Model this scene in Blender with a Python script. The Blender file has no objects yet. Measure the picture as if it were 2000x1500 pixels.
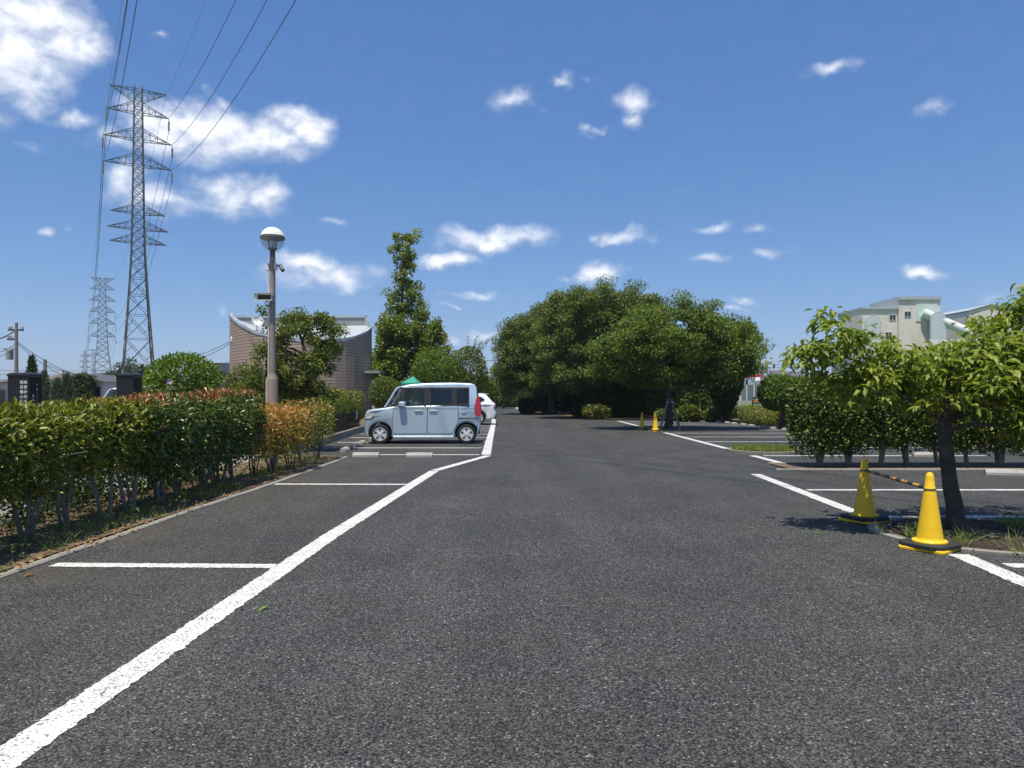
import bpy, bmesh, math, random
import numpy as np
from mathutils import Vector, Matrix

SC = bpy.context.scene
COL = SC.collection
R = math.radians
F, HZ, H = 1450.0, 772.0, 1.42          # focal length in photo pixels, horizon row, eye height

# ------------------------------------------------------------------ camera
cam_d = bpy.data.cameras.new('camera')
cam = bpy.data.objects.new('camera', cam_d)
COL.objects.link(cam)
cam.location = (0, 0, H)
cam.rotation_euler = (R(90), 0, 0)
cam_d.sensor_width = 36
cam_d.lens = F / 2000 * 36
cam_d.shift_y = 22 / 2000
cam_d.clip_start = 0.05
cam_d.clip_end = 6000
SC.camera = cam

# ------------------------------------------------------------------ sky, sun, exposure
SUN = Vector((-0.10, -0.27, 1.0)).normalized()
sun_el = math.asin(SUN.z)
sun_rot = math.atan2(SUN.x, SUN.y)
SKY_STRENGTH = 0.15
world = bpy.data.worlds.new('World')
SC.world = world
world.use_nodes = True
WT = world.node_tree
WN, WL = WT.nodes, WT.links
WN.clear()


def wn(kind, **kw):
    n = WN.new(kind)
    for k, v in kw.items():
        setattr(n, k, v)
    return n


def wmath(op, a, b=None, c=None, clamp=False):
    n = wn('ShaderNodeMath', operation=op, use_clamp=clamp)
    for i, v in enumerate((a, b, c)):
        if v is None:
            continue
        if isinstance(v, (int, float)):
            n.inputs[i].default_value = v
        else:
            WL.new(v, n.inputs[i])
    return n.outputs[0]


w_out = wn('ShaderNodeOutputWorld')
w_bg = wn('ShaderNodeBackground')
w_bg.inputs['Strength'].default_value = SKY_STRENGTH
WL.new(w_bg.outputs[0], w_out.inputs['Surface'])
sky = wn('ShaderNodeTexSky', sky_type='NISHITA', sun_disc=False, sun_elevation=sun_el, sun_rotation=sun_rot,
         altitude=0.0, air_density=0.7, dust_density=0.5, ozone_density=4.0)
# per-channel response of the sky, as the phone camera renders it
sk_s = wn('ShaderNodeSeparateColor')
WL.new(sky.outputs[0], sk_s.inputs[0])
sk_c = wn('ShaderNodeCombineColor')
for k_, (g_, p_) in enumerate(((.555, 1.0), (.845, .75), (1.60, .5))):
    WL.new(wmath('MULTIPLY', wmath('POWER', sk_s.outputs[k_], p_), g_), sk_c.inputs[k_])
sky_col = sk_c.outputs[0]
w_tc = wn('ShaderNodeTexCoord')
w_sep = wn('ShaderNodeSeparateXYZ')
WL.new(w_tc.outputs['Generated'], w_sep.inputs[0])
azn = wmath('ARCTAN2', w_sep.outputs[0], w_sep.outputs[1])
eln = wmath('ARCSINE', w_sep.outputs[2])
w_uv = wn('ShaderNodeCombineXYZ')
WL.new(azn, w_uv.inputs[0])
WL.new(eln, w_uv.inputs[1])


def wnoise(vec, scale, detail, rough, dist=0.0):
    n = wn('ShaderNodeTexNoise', noise_dimensions='2D')
    n.inputs['Scale'].default_value = scale
    n.inputs['Detail'].default_value = detail
    n.inputs['Roughness'].default_value = rough
    n.inputs['Distortion'].default_value = dist
    WL.new(vec, n.inputs['Vector'])
    return n


def wvec(op, a, b):
    n = wn('ShaderNodeVectorMath', operation=op)
    for i, v in enumerate((a, b)):
        if isinstance(v, tuple):
            n.inputs[i].default_value = v
        else:
            WL.new(v, n.inputs[i])
    return n.outputs[0]


uv = w_uv.outputs[0]
wa = wvec('MULTIPLY', wvec('SUBTRACT', wnoise(uv, 11, 3, .55).outputs['Color'], (.5, .5, .5)), (.085, .045, 0))
wb = wvec('MULTIPLY', wvec('SUBTRACT', wnoise(uv, 42, 5, .6).outputs['Color'], (.5, .5, .5)), (.020, .015, 0))
uvw = wvec('ADD', wvec('ADD', uv, wa), wb)
# clouds: centre (as seen from the car park), half-widths, thickness
CLOUDS = [
    (30, 30, 150, 70, 1.2), (110, 60, 95, 60, 1.1), (50, 120, 110, 70, 1.2), (60, 165, 70, 40, .8), (-60, 90, 140, 120, 1.2),
    (130, 228, 38, 18, .6), (95, 200, 60, 18, .4), (400, 262, 140, 50, 1.25), (300, 245, 100, 50, 1.2), (500, 275, 130, 45, 1.15),
    (590, 248, 80, 42, 1.1), (210, 272, 75, 22, .7), (425, 205, 34, 20, .55), (255, 362, 62, 42, .8), (330, 398, 80, 34, .75),
    (440, 376, 85, 44, .85), (520, 392, 70, 36, .8), (635, 538, 120, 40, .9), (605, 522, 80, 28, .9), (660, 556, 110, 22, .6),
    (955, 466, 120, 27, 1.05), (985, 458, 60, 24, .9), (880, 503, 72, 21, .95), (922, 578, 75, 12, .6), (870, 607, 22, 8, .5),
    (1010, 192, 52, 26, .6), (1042, 203, 34, 14, .4), (1095, 152, 28, 15, .55), (1150, 146, 24, 10, .25), (1235, 196, 52, 28, .75),
    (1225, 228, 36, 28, .65), (1147, 260, 18, 14, .5), (1625, 136, 76, 18, .62), (1808, 222, 56, 22, .5), (1215, 464, 54, 16, .75),
    (1166, 461, 22, 11, .5), (1375, 442, 42, 12, .55), (1382, 502, 46, 15, .6), (1484, 437, 48, 11, .42), (1502, 489, 58, 13, .55),
    (1455, 587, 32, 10, .5), (1430, 605, 26, 9, .5), (1175, 532, 70, 28, 1.0), (1090, 537, 28, 12, .55), (1795, 528, 80, 17, .85),
    (70, 446, 34, 13, .7), (137, 445, 22, 11, .4), (656, 436, 36, 11, .42), (430, 602, 24, 7, .4), (312, 82, 26, 11, .42),
    (955, 662, 60, 20, .5), (890, 672, 30, 11, .55), (1950, 580, 50, 16, .35), (1620, 640, 60, 14, .3), (70, 290, 60, 16, .3)]
rngw = random.Random(5)
blobs = []
for (cx, cy, rx, ry, st) in CLOUDS:
    dx = (cx - 1000) / F
    a = math.atan(dx)
    e = math.atan((HZ - cy) / F / math.hypot(1, dx))
    blobs.append((a, e, 1.2 * rx / F / (1 + dx * dx), 1.2 * ry / F, st))
for k in range(16):                      # the same scattered fair-weather clouds all round the sky
    a = rngw.choice((-1, 1)) * rngw.uniform(0.85, 3.0)
    e = rngw.uniform(0.08, 0.9)
    s = rngw.uniform(0.04, 0.12)
    blobs.append((a, e, s * 1.6, s * .6, rngw.uniform(.6, 1.15)))


def cloud_field(vec):
    acc = None
    for (a, e, rx, ry, st) in blobs:
        m = wn('ShaderNodeMapping', vector_type='TEXTURE')
        m.inputs['Location'].default_value = (a, e, 0)
        m.inputs['Scale'].default_value = (rx, ry, 1)
        WL.new(vec, m.inputs['Vector'])
        g = wn('ShaderNodeTexGradient', gradient_type='SPHERICAL')
        WL.new(m.outputs[0], g.inputs['Vector'])
        v = wmath('MULTIPLY', g.outputs['Fac'], st * 1.15)
        acc = v if acc is None else wmath('SMOOTH_MAX', acc, v, 0.12)
    return acc


acc = cloud_field(uvw)
acc_up = cloud_field(wvec('ADD', uvw, (-.002, .011, 0)))       # a little nearer the sun: thin there means a sunlit edge here
uvs = wvec('MULTIPLY', uv, (1.0, 1.7, 1.0))
f1 = wnoise(uvs, 26, 8, .56, .25).outputs['Fac']
f2 = wnoise(wvec('ADD', uvs, (-.004, .02, 0)), 26, 8, .56, .25).outputs['Fac']
dens = wmath('MULTIPLY', acc, wmath('ADD', wmath('MULTIPLY', f1, 1.35), .29))
mr = wn('ShaderNodeMapRange', interpolation_type='SMOOTHSTEP')
mr.inputs['From Min'].default_value = .05
mr.inputs['From Max'].default_value = 1.12
WL.new(dens, mr.inputs['Value'])
alpha = wmath('MULTIPLY', mr.outputs[0], .94)
shade = wmath('ADD', wmath('ADD', wmath('MULTIPLY', wmath('SUBTRACT', f1, f2), 1.5), wmath('MULTIPLY', wmath('SUBTRACT', acc, acc_up), 1.1)), .70, clamp=True)
cc = wn('ShaderNodeMix', data_type='RGBA')
cc.inputs['A'].default_value = (.46 / SKY_STRENGTH, .53 / SKY_STRENGTH, .66 / SKY_STRENGTH, 1)
cc.inputs['B'].default_value = (.86 / SKY_STRENGTH, .88 / SKY_STRENGTH, .92 / SKY_STRENGTH, 1)
WL.new(shade, cc.inputs['Factor'])
mixc = wn('ShaderNodeMix', data_type='RGBA')
WL.new(alpha, mixc.inputs['Factor'])
WL.new(sky_col, mixc.inputs['A'])
WL.new(cc.outputs['Result'], mixc.inputs['B'])
WL.new(mixc.outputs['Result'], w_bg.inputs['Color'])
world.cycles.sampling_method = 'MANUAL'
world.cycles.sample_map_resolution = 512

sun_d = bpy.data.lights.new('sun', 'SUN')
sun_d.energy = 4.6
sun_d.angle = R(0.5)
sun_d.color = (1.0, 0.93, 0.80)
sun = bpy.data.objects.new('sun', sun_d)
COL.objects.link(sun)
sun.rotation_euler = SUN.to_track_quat('Z', 'Y').to_euler()
sun.location = (0, 0, 60)

VS = SC.view_settings
VS.view_transform = 'Standard'
VS.look = 'None'
VS.exposure = 0.38
VS.gamma = 1.0
VS.use_curve_mapping = False
SC.cycles.max_bounces = 6
SC.cycles.transparent_max_bounces = 8
SC.cycles.caustics_reflective = False
SC.cycles.caustics_refractive = False

# ------------------------------------------------------------------ helpers


def gp(px, py):
    Y = F * H / (py - HZ)
    return (px - 1000) * Y / F, Y


def at(px, py, Y):
    return Vector(((px - 1000) * Y / F, Y, H + (HZ - py) * Y / F))


def tag(o, label=None, cat=None, group=None, kind=None):
    if label:
        o['label'] = label
    if cat:
        o['category'] = cat
    if group:
        o['group'] = group
    if kind:
        o['kind'] = kind
    return o


def thing(name, label, cat, loc=(0, 0, 0), rz=0.0, group=None):
    o = bpy.data.objects.new(name, None)
    COL.objects.link(o)
    o.location = loc
    o.rotation_euler = (0, 0, rz)
    o.empty_display_size = 0.2
    return tag(o, label, cat, group)


def link(name, me, parent=None, loc=None, kind=None):
    o = bpy.data.objects.new(name, me)
    COL.objects.link(o)
    o.parent = parent
    if loc is not None:
        o.location = loc
    if kind:
        o['kind'] = kind
    return o


def copy_tree(o, parent=None):
    c = o.copy()
    COL.objects.link(c)
    c.parent = parent
    for ch in [x for x in bpy.data.objects if x.parent == o]:
        copy_tree(ch, c)
    return c


class MB:
    """collects vertices and faces; build() links them as one mesh object"""

    def __init__(s):
        s.v, s.f = [], []

    def add(s, vs, fs):
        n = len(s.v)
        s.v += [tuple(v) for v in vs]
        s.f += [tuple(i + n for i in f) for f in fs]
        return s

    def box(s, x0, x1, y0, y1, z0, z1, M=None):
        vs = [(x, y, z) for z in (z0, z1) for y in (y0, y1) for x in (x0, x1)]
        if M is not None:
            vs = [M @ Vector(v) for v in vs]
        return s.add(vs, [(0, 2, 3, 1), (4, 5, 7, 6), (0, 1, 5, 4), (2, 6, 7, 3), (0, 4, 6, 2), (1, 3, 7, 5)])

    def cbox(s, x0, x1, y0, y1, z0, z1, b=.01, M=None):
        """box with chamfered upper and side edges"""
        def ring(d, z):
            return [(x0 + d + b, y0 + d, z), (x1 - d - b, y0 + d, z), (x1 - d, y0 + d + b, z), (x1 - d, y1 - d - b, z),
                    (x1 - d - b, y1 - d, z), (x0 + d + b, y1 - d, z), (x0 + d, y1 - d - b, z), (x0 + d, y0 + d + b, z)]
        rs = [ring(0, z0), ring(0, z1 - b), ring(b, z1)]
        return s.loft(rs, M=M)

    def loft(s, rings, cap=True, closed=True, M=None):
        n = len(rings[0])
        vs = [v for r in rings for v in r]
        if M is not None:
            vs = [M @ Vector(v) for v in vs]
        fs = []
        for i in range(len(rings) - 1):
            for j in range(n if closed else n - 1):
                k = (j + 1) % n
                fs.append((i * n + j, i * n + k, (i + 1) * n + k, (i + 1) * n + j))
        if cap:
            fs.append(tuple(range(n))[::-1])
            fs.append(tuple((len(rings) - 1) * n + j for j in range(n)))
        return s.add(vs, fs)

    def tube(s, pts, radii, sides=6, cap=True):
        pts = [Vector(p) for p in pts]
        if not isinstance(radii, (list, tuple)):
            radii = [radii] * len(pts)
        rings = []
        ref = Vector((0, 0, 1)) if abs((pts[-1] - pts[0]).normalized().z) < .9 else Vector((1, 0, 0))
        for i, p in enumerate(pts):
            t = (pts[min(i + 1, len(pts) - 1)] - pts[max(i - 1, 0)])
            if t.length < 1e-9:
                t = Vector((0, 0, 1))
            t.normalize()
            u = t.cross(ref).normalized()
            w = t.cross(u)
            rings.append([p + (u * math.cos(2 * math.pi * (j + .5) / sides) + w * math.sin(2 * math.pi * (j + .5) / sides)) * radii[i] for j in range(sides)])
        return s.loft(rings, cap)

    def lathe(s, prof, sides=24, M=None, cap=True):
        return s.loft([[(r * math.cos(2 * math.pi * j / sides), r * math.sin(2 * math.pi * j / sides), z) for j in range(sides)] for r, z in prof], cap, M=M)

    def prism(s, poly, fn0, fn1):
        """polygon swept from fn0(p) to fn1(p)"""
        return s.loft([[fn0(p) for p in poly], [fn1(p) for p in poly]])

    def build(s, name, mat, parent=None, smooth=False, loc=None, kind=None):
        me = bpy.data.meshes.new(name)
        me.from_pydata(s.v, [], s.f)
        bm = bmesh.new()
        bm.from_mesh(me)
        bmesh.ops.recalc_face_normals(bm, faces=bm.faces)
        if smooth:
            for f in bm.faces:
                f.smooth = True
            for e in bm.edges:
                if len(e.link_faces) == 2 and e.calc_face_angle(0) > R(38):
                    e.smooth = False
        bm.to_mesh(me)
        bm.free()
        me.materials.append(mat)
        return link(name, me, parent, loc, kind)


def np_mesh(name, V, Fc, mat, tint=None):
    """V (n,3) float, Fc (m,k) int; one k per mesh"""
    me = bpy.data.meshes.new(name)
    m, k = Fc.shape
    me.vertices.add(len(V))
    me.vertices.foreach_set('co', V.astype(np.float32).ravel())
    me.loops.add(m * k)
    me.loops.foreach_set('vertex_index', Fc.astype(np.int32).ravel())
    me.polygons.add(m)
    me.polygons.foreach_set('loop_start', np.arange(0, m * k, k, dtype=np.int32))
    if tint is not None:
        at_ = me.attributes.new('tint', 'FLOAT', 'POINT')
        at_.data.foreach_set('value', tint.astype(np.float32))
    me.update(calc_edges=True)
    me.materials.append(mat)
    return me


def unit(a):
    return a / np.maximum(np.linalg.norm(a, axis=-1, keepdims=True), 1e-9)


def leaf_np(name, P, D, N, L, Wd, mat, shape='mid', droop=.18, fold=.12, tint=None):
    """one folded leaf blade per row"""
    n = len(P)
    D = unit(D)
    N = N - (N * D).sum(1, keepdims=True) * D
    N = unit(N)
    S = np.cross(D, N)
    L = np.broadcast_to(L, (n,))[:, None]
    Wd = np.broadcast_to(Wd, (n,))[:, None]
    if shape == 'far':
        pts = [(0, 0, 0), (.5, .5, .06), (1, 0, -droop), (.5, -.5, .06)]
        fc = [(0, 1, 2, 3)]
    elif shape == 'mid':
        pts = [(0, 0, 0), (.45, .5, fold), (.45, -.5, fold), (.5, 0, 0), (1, 0, -droop)]
        fc = [(0, 1, 3), (0, 3, 2), (3, 1, 4), (3, 4, 2)]
    else:
        pts = [(0, 0, 0), (.28, .44, fold), (.28, -.44, fold), (.3, 0, 0), (.66, .40, fold - droop * .35), (.66, -.40, fold - droop * .35), (.68, 0, -droop * .35), (1.0, 0, -droop)]
        fc = [(0, 1, 3), (0, 3, 2), (3, 1, 4), (3, 4, 6), (3, 6, 5), (3, 5, 2), (6, 4, 7), (6, 7, 5)]
    k = len(pts)
    V = np.empty((n, k, 3))
    for i, (a, b, c) in enumerate(pts):
        V[:, i] = P + D * L * a + S * Wd * b + N * L * c
    fc = np.array(fc)
    Fc = (fc[None] + (np.arange(n) * k)[:, None, None]).reshape(-1, fc.shape[1])
    t = None if tint is None else np.repeat(tint, k)
    return np_mesh(name, V.reshape(-1, 3), Fc, mat, t)


def leaf_proto(mat, length, width, shape='near', tint=0.0, droop=.18):
    return leaf_np('leaf', np.zeros((1, 3)), np.array([[1., 0, 0]]), np.array([[0, 0, 1.]]), length, width, mat, shape, droop=droop, tint=np.array([tint]))


def leaf_objects(parent, protos, P, D, N, L, ref_len):
    """single leaves as objects of their own that share mesh data"""
    D = unit(D)
    N = unit(N - (N * D).sum(1, keepdims=True) * D)
    S = np.cross(N, D)
    for i in range(len(P)):
        M = Matrix(((D[i][0], S[i][0], N[i][0], P[i][0]), (D[i][1], S[i][1], N[i][1], P[i][1]), (D[i][2], S[i][2], N[i][2], P[i][2]), (0, 0, 0, 1)))
        o = bpy.data.objects.new('leaf', protos[i] if isinstance(protos, list) else protos)
        COL.objects.link(o)
        o.parent = parent
        o.matrix_local = M @ Matrix.Scale(float(L[i]) / ref_len, 4)


# ------------------------------------------------------------------ materials


def new_mat(name):
    m = bpy.data.materials.new(name)
    m.use_nodes = True
    nt = m.node_tree
    b = nt.nodes['Principled BSDF']
    return m, nt, b


def nd(nt, kind, inputs=None, **kw):
    n = nt.nodes.new(kind)
    for k, v in kw.items():
        setattr(n, k, v)
    for k, v in (inputs or {}).items():
        if hasattr(v, 'links') or isinstance(v, bpy.types.NodeSocket):
            nt.links.new(v, n.inputs[k])
        else:
            n.inputs[k].default_value = v
    return n


def pmat(name, base, rough=.6, var=.15, scale=6.0, bump=0.0, metal=0.0, coat=0.0, spec=.5, dirt=None, detail=4, bscale=None):
    m, nt, b = new_mat(name)
    tc = nd(nt, 'ShaderNodeTexCoord')
    nz = nd(nt, 'ShaderNodeTexNoise', {'Vector': tc.outputs['Object'], 'Scale': scale, 'Detail': detail, 'Roughness': .6})
    lo = tuple(c * (1 - var) for c in base) + (1,)
    hi = tuple(min(1, c * (1 + var)) for c in base) + (1,)
    mx = nd(nt, 'ShaderNodeMix', {'A': lo, 'B': hi, 'Factor': nz.outputs['Fac']}, data_type='RGBA')
    col = mx.outputs['Result']
    if dirt:
        n2 = nd(nt, 'ShaderNodeTexNoise', {'Vector': tc.outputs['Object'], 'Scale': scale * .35, 'Detail': 6, 'Roughness': .7})
        r2 = nd(nt, 'ShaderNodeMapRange', {'Value': n2.outputs['Fac'], 'From Min': .5, 'From Max': .72})
        m2 = nd(nt, 'ShaderNodeMix', {'A': col, 'B': tuple(dirt) + (1,), 'Factor': r2.outputs[0]}, data_type='RGBA')
        col = m2.outputs['Result']
    nt.links.new(col, b.inputs['Base Color'])
    b.inputs['Roughness'].default_value = rough
    b.inputs['Metallic'].default_value = metal
    b.inputs['Coat Weight'].default_value = coat
    b.inputs['Specular IOR Level'].default_value = spec
    if bump:
        n3 = nd(nt, 'ShaderNodeTexNoise', {'Vector': tc.outputs['Object'], 'Scale': bscale or scale * 6, 'Detail': 5})
        bp = nd(nt, 'ShaderNodeBump', {'Height': n3.outputs['Fac'], 'Strength': bump, 'Distance': .02})
        nt.links.new(bp.outputs[0], b.inputs['Normal'])
    return m


def lmat(name, cols, red=None, trans=.28, rough=.42, spec=.5, back=1.25):
    """leaf blades: colour differs from leaf to leaf, light shines through"""
    m, nt, b = new_mat(name)
    g = nd(nt, 'ShaderNodeNewGeometry')
    oi = nd(nt, 'ShaderNodeObjectInfo')
    s = nd(nt, 'ShaderNodeMath', {0: g.outputs['Random Per Island'], 1: oi.outputs['Random']}, operation='ADD')
    fr = nd(nt, 'ShaderNodeMath', {0: s.outputs[0]}, operation='FRACT')

    gain = 1.48

    def ramp(cs):
        r = nd(nt, 'ShaderNodeValToRGB', {'Fac': fr.outputs[0]})
        e = r.color_ramp.elements
        while len(e) < len(cs):
            e.new(.5)
        for i, c in enumerate(cs):
            e[i].position = i / max(1, len(cs) - 1)
            e[i].color = (c[0] * gain * 1.0, c[1] * gain * 1.02, c[2] * gain, 1)
        return r.outputs['Color']
    col = ramp(cols)
    if red:
        a = nd(nt, 'ShaderNodeAttribute', attribute_name='tint')
        col = nd(nt, 'ShaderNodeMix', {'A': col, 'B': ramp(red), 'Factor': a.outputs['Fac']}, data_type='RGBA').outputs['Result']
    nt.links.new(col, b.inputs['Base Color'])
    b.inputs['Roughness'].default_value = rough
    b.inputs['Specular IOR Level'].default_value = spec
    tcol = nd(nt, 'ShaderNodeMix', {'Factor': 1.0, 'A': col, 'B': (back, back * 1.08, back * .5, 1)}, data_type='RGBA', blend_type='MULTIPLY').outputs['Result']
    tr = nd(nt, 'ShaderNodeBsdfTranslucent', {'Color': tcol})
    mx = nd(nt, 'ShaderNodeMixShader', {0: trans, 1: b.outputs[0], 2: tr.outputs[0]})
    nt.links.new(mx.outputs[0], nt.nodes['Material Output'].inputs['Surface'])
    return m


def asphalt_mat():
    m, nt, b = new_mat('asphalt')
    tc = nd(nt, 'ShaderNodeTexCoord')
    P = tc.outputs['Object']
    v = nd(nt, 'ShaderNodeTexVoronoi', {'Vector': P, 'Scale': 95.0, 'Randomness': 1.0}, voronoi_dimensions='3D')
    sp = nd(nt, 'ShaderNodeSeparateColor', {'Color': v.outputs['Color']})
    r = nd(nt, 'ShaderNodeValToRGB', {'Fac': sp.outputs[0]})
    e = r.color_ramp.elements
    stops = [(0, .042), (.40, .070), (.75, .102), (.92, .138), (.98, .19), (1.0, .38)]
    while len(e) < len(stops):
        e.new(.5)
    for i, (p, c) in enumerate(stops):
        e[i].position = p
        e[i].color = (c * .90, c * .925, c * .905, 1)
    # bitumen in the gaps, darkened further for the shade of the cavities
    gap = nd(nt, 'ShaderNodeMapRange', {'Value': v.outputs['Distance'], 'From Min': .35, 'From Max': .75, 'To Min': 1.08, 'To Max': .22})
    m1 = nd(nt, 'ShaderNodeMix', {'Factor': 1.0, 'A': r.outputs['Color'], 'B': gap.outputs[0]}, data_type='RGBA', blend_type='MULTIPLY')
    big = nd(nt, 'ShaderNodeTexNoise', {'Vector': P, 'Scale': .7, 'Detail': 6, 'Roughness': .62})
    fine = nd(nt, 'ShaderNodeTexNoise', {'Vector': P, 'Scale': 260.0, 'Detail': 2, 'Roughness': .7})
    finer = nd(nt, 'ShaderNodeMapRange', {'Value': fine.outputs['Fac'], 'From Min': .25, 'From Max': .75, 'To Min': .68, 'To Max': 1.32})
    m1 = nd(nt, 'ShaderNodeMix', {'Factor': 1.0, 'A': m1.outputs['Result'], 'B': finer.outputs[0]}, data_type='RGBA', blend_type='MULTIPLY')
    lane_v = nd(nt, 'ShaderNodeMapping', {'Vector': P, 'Scale': (1.0, .07, 1.0), 'Rotation': (0, 0, .04)})
    lane = nd(nt, 'ShaderNodeTexNoise', {'Vector': lane_v.outputs[0], 'Scale': 1.3, 'Detail': 4, 'Roughness': .6})
    laner = nd(nt, 'ShaderNodeMapRange', {'Value': lane.outputs['Fac'], 'From Min': .3, 'From Max': .7, 'To Min': .84, 'To Max': 1.15})
    m1 = nd(nt, 'ShaderNodeMix', {'Factor': 1.0, 'A': m1.outputs['Result'], 'B': laner.outputs[0]}, data_type='RGBA', blend_type='MULTIPLY')
    bigr = nd(nt, 'ShaderNodeMapRange', {'Value': big.outputs['Fac'], 'From Min': .3, 'From Max': .7, 'To Min': .80, 'To Max': 1.18})
    m2 = nd(nt, 'ShaderNodeMix', {'Factor': 1.0, 'A': m1.outputs['Result'], 'B': bigr.outputs[0]}, data_type='RGBA', blend_type='MULTIPLY')
    # brownish soil washed out over the bays beside the bed
    br = nd(nt, 'ShaderNodeTexNoise', {'Vector': P, 'Scale': 1.1, 'Detail': 5, 'Roughness': .7})
    sx = nd(nt, 'ShaderNodeSeparateXYZ', {0: P})
    side = nd(nt, 'ShaderNodeMapRange', {'Value': sx.outputs[0], 'From Min': -4.0, 'From Max': -1.6, 'To Min': 1.0, 'To Max': .12})
    brr = nd(nt, 'ShaderNodeMapRange', {'Value': br.outputs['Fac'], 'From Min': .42, 'From Max': .72, 'To Min': 0, 'To Max': .75})
    brm = nd(nt, 'ShaderNodeMath', {0: brr.outputs[0], 1: side.outputs[0]}, operation='MULTIPLY')
    m3 = nd(nt, 'ShaderNodeMix', {'Factor': brm.outputs[0], 'A': m2.outputs['Result'], 'B': (.085, .070, .050, 1)}, data_type='RGBA')
    nt.links.new(m3.outputs['Result'], b.inputs['Base Color'])
    b.inputs['Roughness'].default_value = .75
    b.inputs['Specular IOR Level'].default_value = .2
    hgt = nd(nt, 'ShaderNodeMath', {0: v.outputs['Distance'], 1: -1.0}, operation='MULTIPLY')
    bp = nd(nt, 'ShaderNodeBump', {'Height': hgt.outputs[0], 'Strength': 1.0, 'Distance': .006})
    nt.links.new(bp.outputs[0], b.inputs['Normal'])
    return m


def paint_mat():
    m, nt, b = new_mat('road_paint')
    tc = nd(nt, 'ShaderNodeTexCoord')
    P = tc.outputs['Object']
    v = nd(nt, 'ShaderNodeTexVoronoi', {'Vector': P, 'Scale': 80.0})
    n = nd(nt, 'ShaderNodeTexNoise', {'Vector': P, 'Scale': 9.0, 'Detail': 8, 'Roughness': .75})
    s = nd(nt, 'ShaderNodeMath', {0: n.outputs['Fac'], 1: v.outputs['Distance']}, operation='ADD')
    pit = nd(nt, 'ShaderNodeMapRange', {'Value': s.outputs[0], 'From Min': 1.12, 'From Max': 1.3})
    n2 = nd(nt, 'ShaderNodeTexNoise', {'Vector': P, 'Scale': 2.2, 'Detail': 5, 'Roughness': .7})
    wr = nd(nt, 'ShaderNodeMix', {'Factor': n2.outputs['Fac'], 'A': (.70, .70, .685, 1), 'B': (.48, .48, .465, 1)}, data_type='RGBA')
    mx = nd(nt, 'ShaderNodeMix', {'Factor': pit.outputs[0], 'A': wr.outputs['Result'], 'B': (.12, .12, .12, 1)}, data_type='RGBA')
    nt.links.new(mx.outputs['Result'], b.inputs['Base Color'])
    b.inputs['Roughness'].default_value = .65
    hgt = nd(nt, 'ShaderNodeMath', {0: v.outputs['Distance'], 1: -1.0}, operation='MULTIPLY')
    bp = nd(nt, 'ShaderNodeBump', {'Height': hgt.outputs[0], 'Strength': .45, 'Distance': .004})
    nt.links.new(bp.outputs[0], b.inputs['Normal'])
    return m


M = {}
M['asphalt'] = asphalt_mat()
M['paint'] = paint_mat()
M['concrete'] = pmat('concrete', (.40, .39, .36), .85, .22, 5, .3, dirt=(.24, .23, .20))
M['kerb'] = pmat('kerb_concrete', (.24, .23, .195), .9, .25, 4, .35, dirt=(.15, .14, .11))
M['soil'] = pmat('soil', (.115, .082, .050), .95, .45, 7, .8, dirt=(.19, .145, .085), bscale=30)
M['field'] = pmat('field_grass', (.10, .155, .035), .95, .4, .6, 0, dirt=(.16, .17, .06))
M['ground'] = pmat('bare_ground', (.17, .17, .10), .95, .35, .15, 0, dirt=(.09, .12, .04))
M['paving'] = pmat('pale_paving', (.24, .225, .19), .9, .15, 1.5, .15)
M['bark_grey'] = pmat('bark_grey', (.23, .21, .18), .9, .35, 14, .7, dirt=(.11, .10, .08))
M['bark_dark'] = pmat('bark_dark', (.060, .052, .046), .9, .45, 11, .9, dirt=(.12, .11, .10))
M['bark_brown'] = pmat('bark_brown', (.10, .075, .055), .9, .4, 12, .8)
M['cherry_leaf'] = lmat('cherry_leaf', [(.066, .098, .014), (.110, .148, .020), (.158, .192, .030), (.21, .225, .046)], red=[(.16, .16, .03), (.17, .13, .03)], trans=.36, rough=.45, spec=.32)
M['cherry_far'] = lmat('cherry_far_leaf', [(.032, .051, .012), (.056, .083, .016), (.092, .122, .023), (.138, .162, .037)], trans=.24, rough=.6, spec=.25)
M['cherry_bright'] = lmat('cherry_bright_leaf', [(.034, .058, .011), (.061, .096, .015), (.100, .138, .021), (.148, .180, .035)], trans=.32, rough=.55, spec=.3)
M['photinia'] = lmat('photinia_leaf', [(.040, .060, .009), (.080, .104, .013), (.130, .148, .018), (.21, .20, .03)], red=[(.30, .085, .040), (.34, .13, .055), (.28, .17, .04)], trans=.25, rough=.4, spec=.4)
M['photinia_dark'] = lmat('photinia_dark_leaf', [(.022, .042, .010), (.040, .070, .013), (.070, .106, .017), (.13, .155, .028)], red=[(.33, .075, .050), (.36, .10, .07), (.22, .07, .04)], trans=.24, rough=.30)
M['photinia_orange'] = lmat('photinia_orange_leaf', [(.075, .085, .012), (.14, .13, .018), (.22, .155, .026), (.20, .13, .03)], red=[(.40, .13, .050), (.42, .18, .07), (.36, .24, .06)], trans=.32, rough=.33)
M['hedge_leaf'] = lmat('evergreen_hedge_leaf', [(.020, .036, .008), (.038, .062, .010), (.085, .110, .016), (.21, .22, .045)], trans=.22, rough=.42, spec=.3)
M['bush_leaf'] = lmat('bush_leaf', [(.028, .060, .007), (.052, .098, .010), (.088, .140, .014), (.13, .175, .022)], trans=.28, rough=.45, spec=.3)
M['tulip_leaf'] = lmat('tall_tree_leaf', [(.052, .085, .012), (.090, .132, .016), (.138, .170, .022), (.20, .20, .032)], trans=.38, rough=.4)
M['dark_leaf'] = lmat('dark_leaf', [(.016, .028, .008), (.027, .045, .011), (.042, .064, .015), (.062, .085, .022)], trans=.15, rough=.7, spec=.15)
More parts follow.
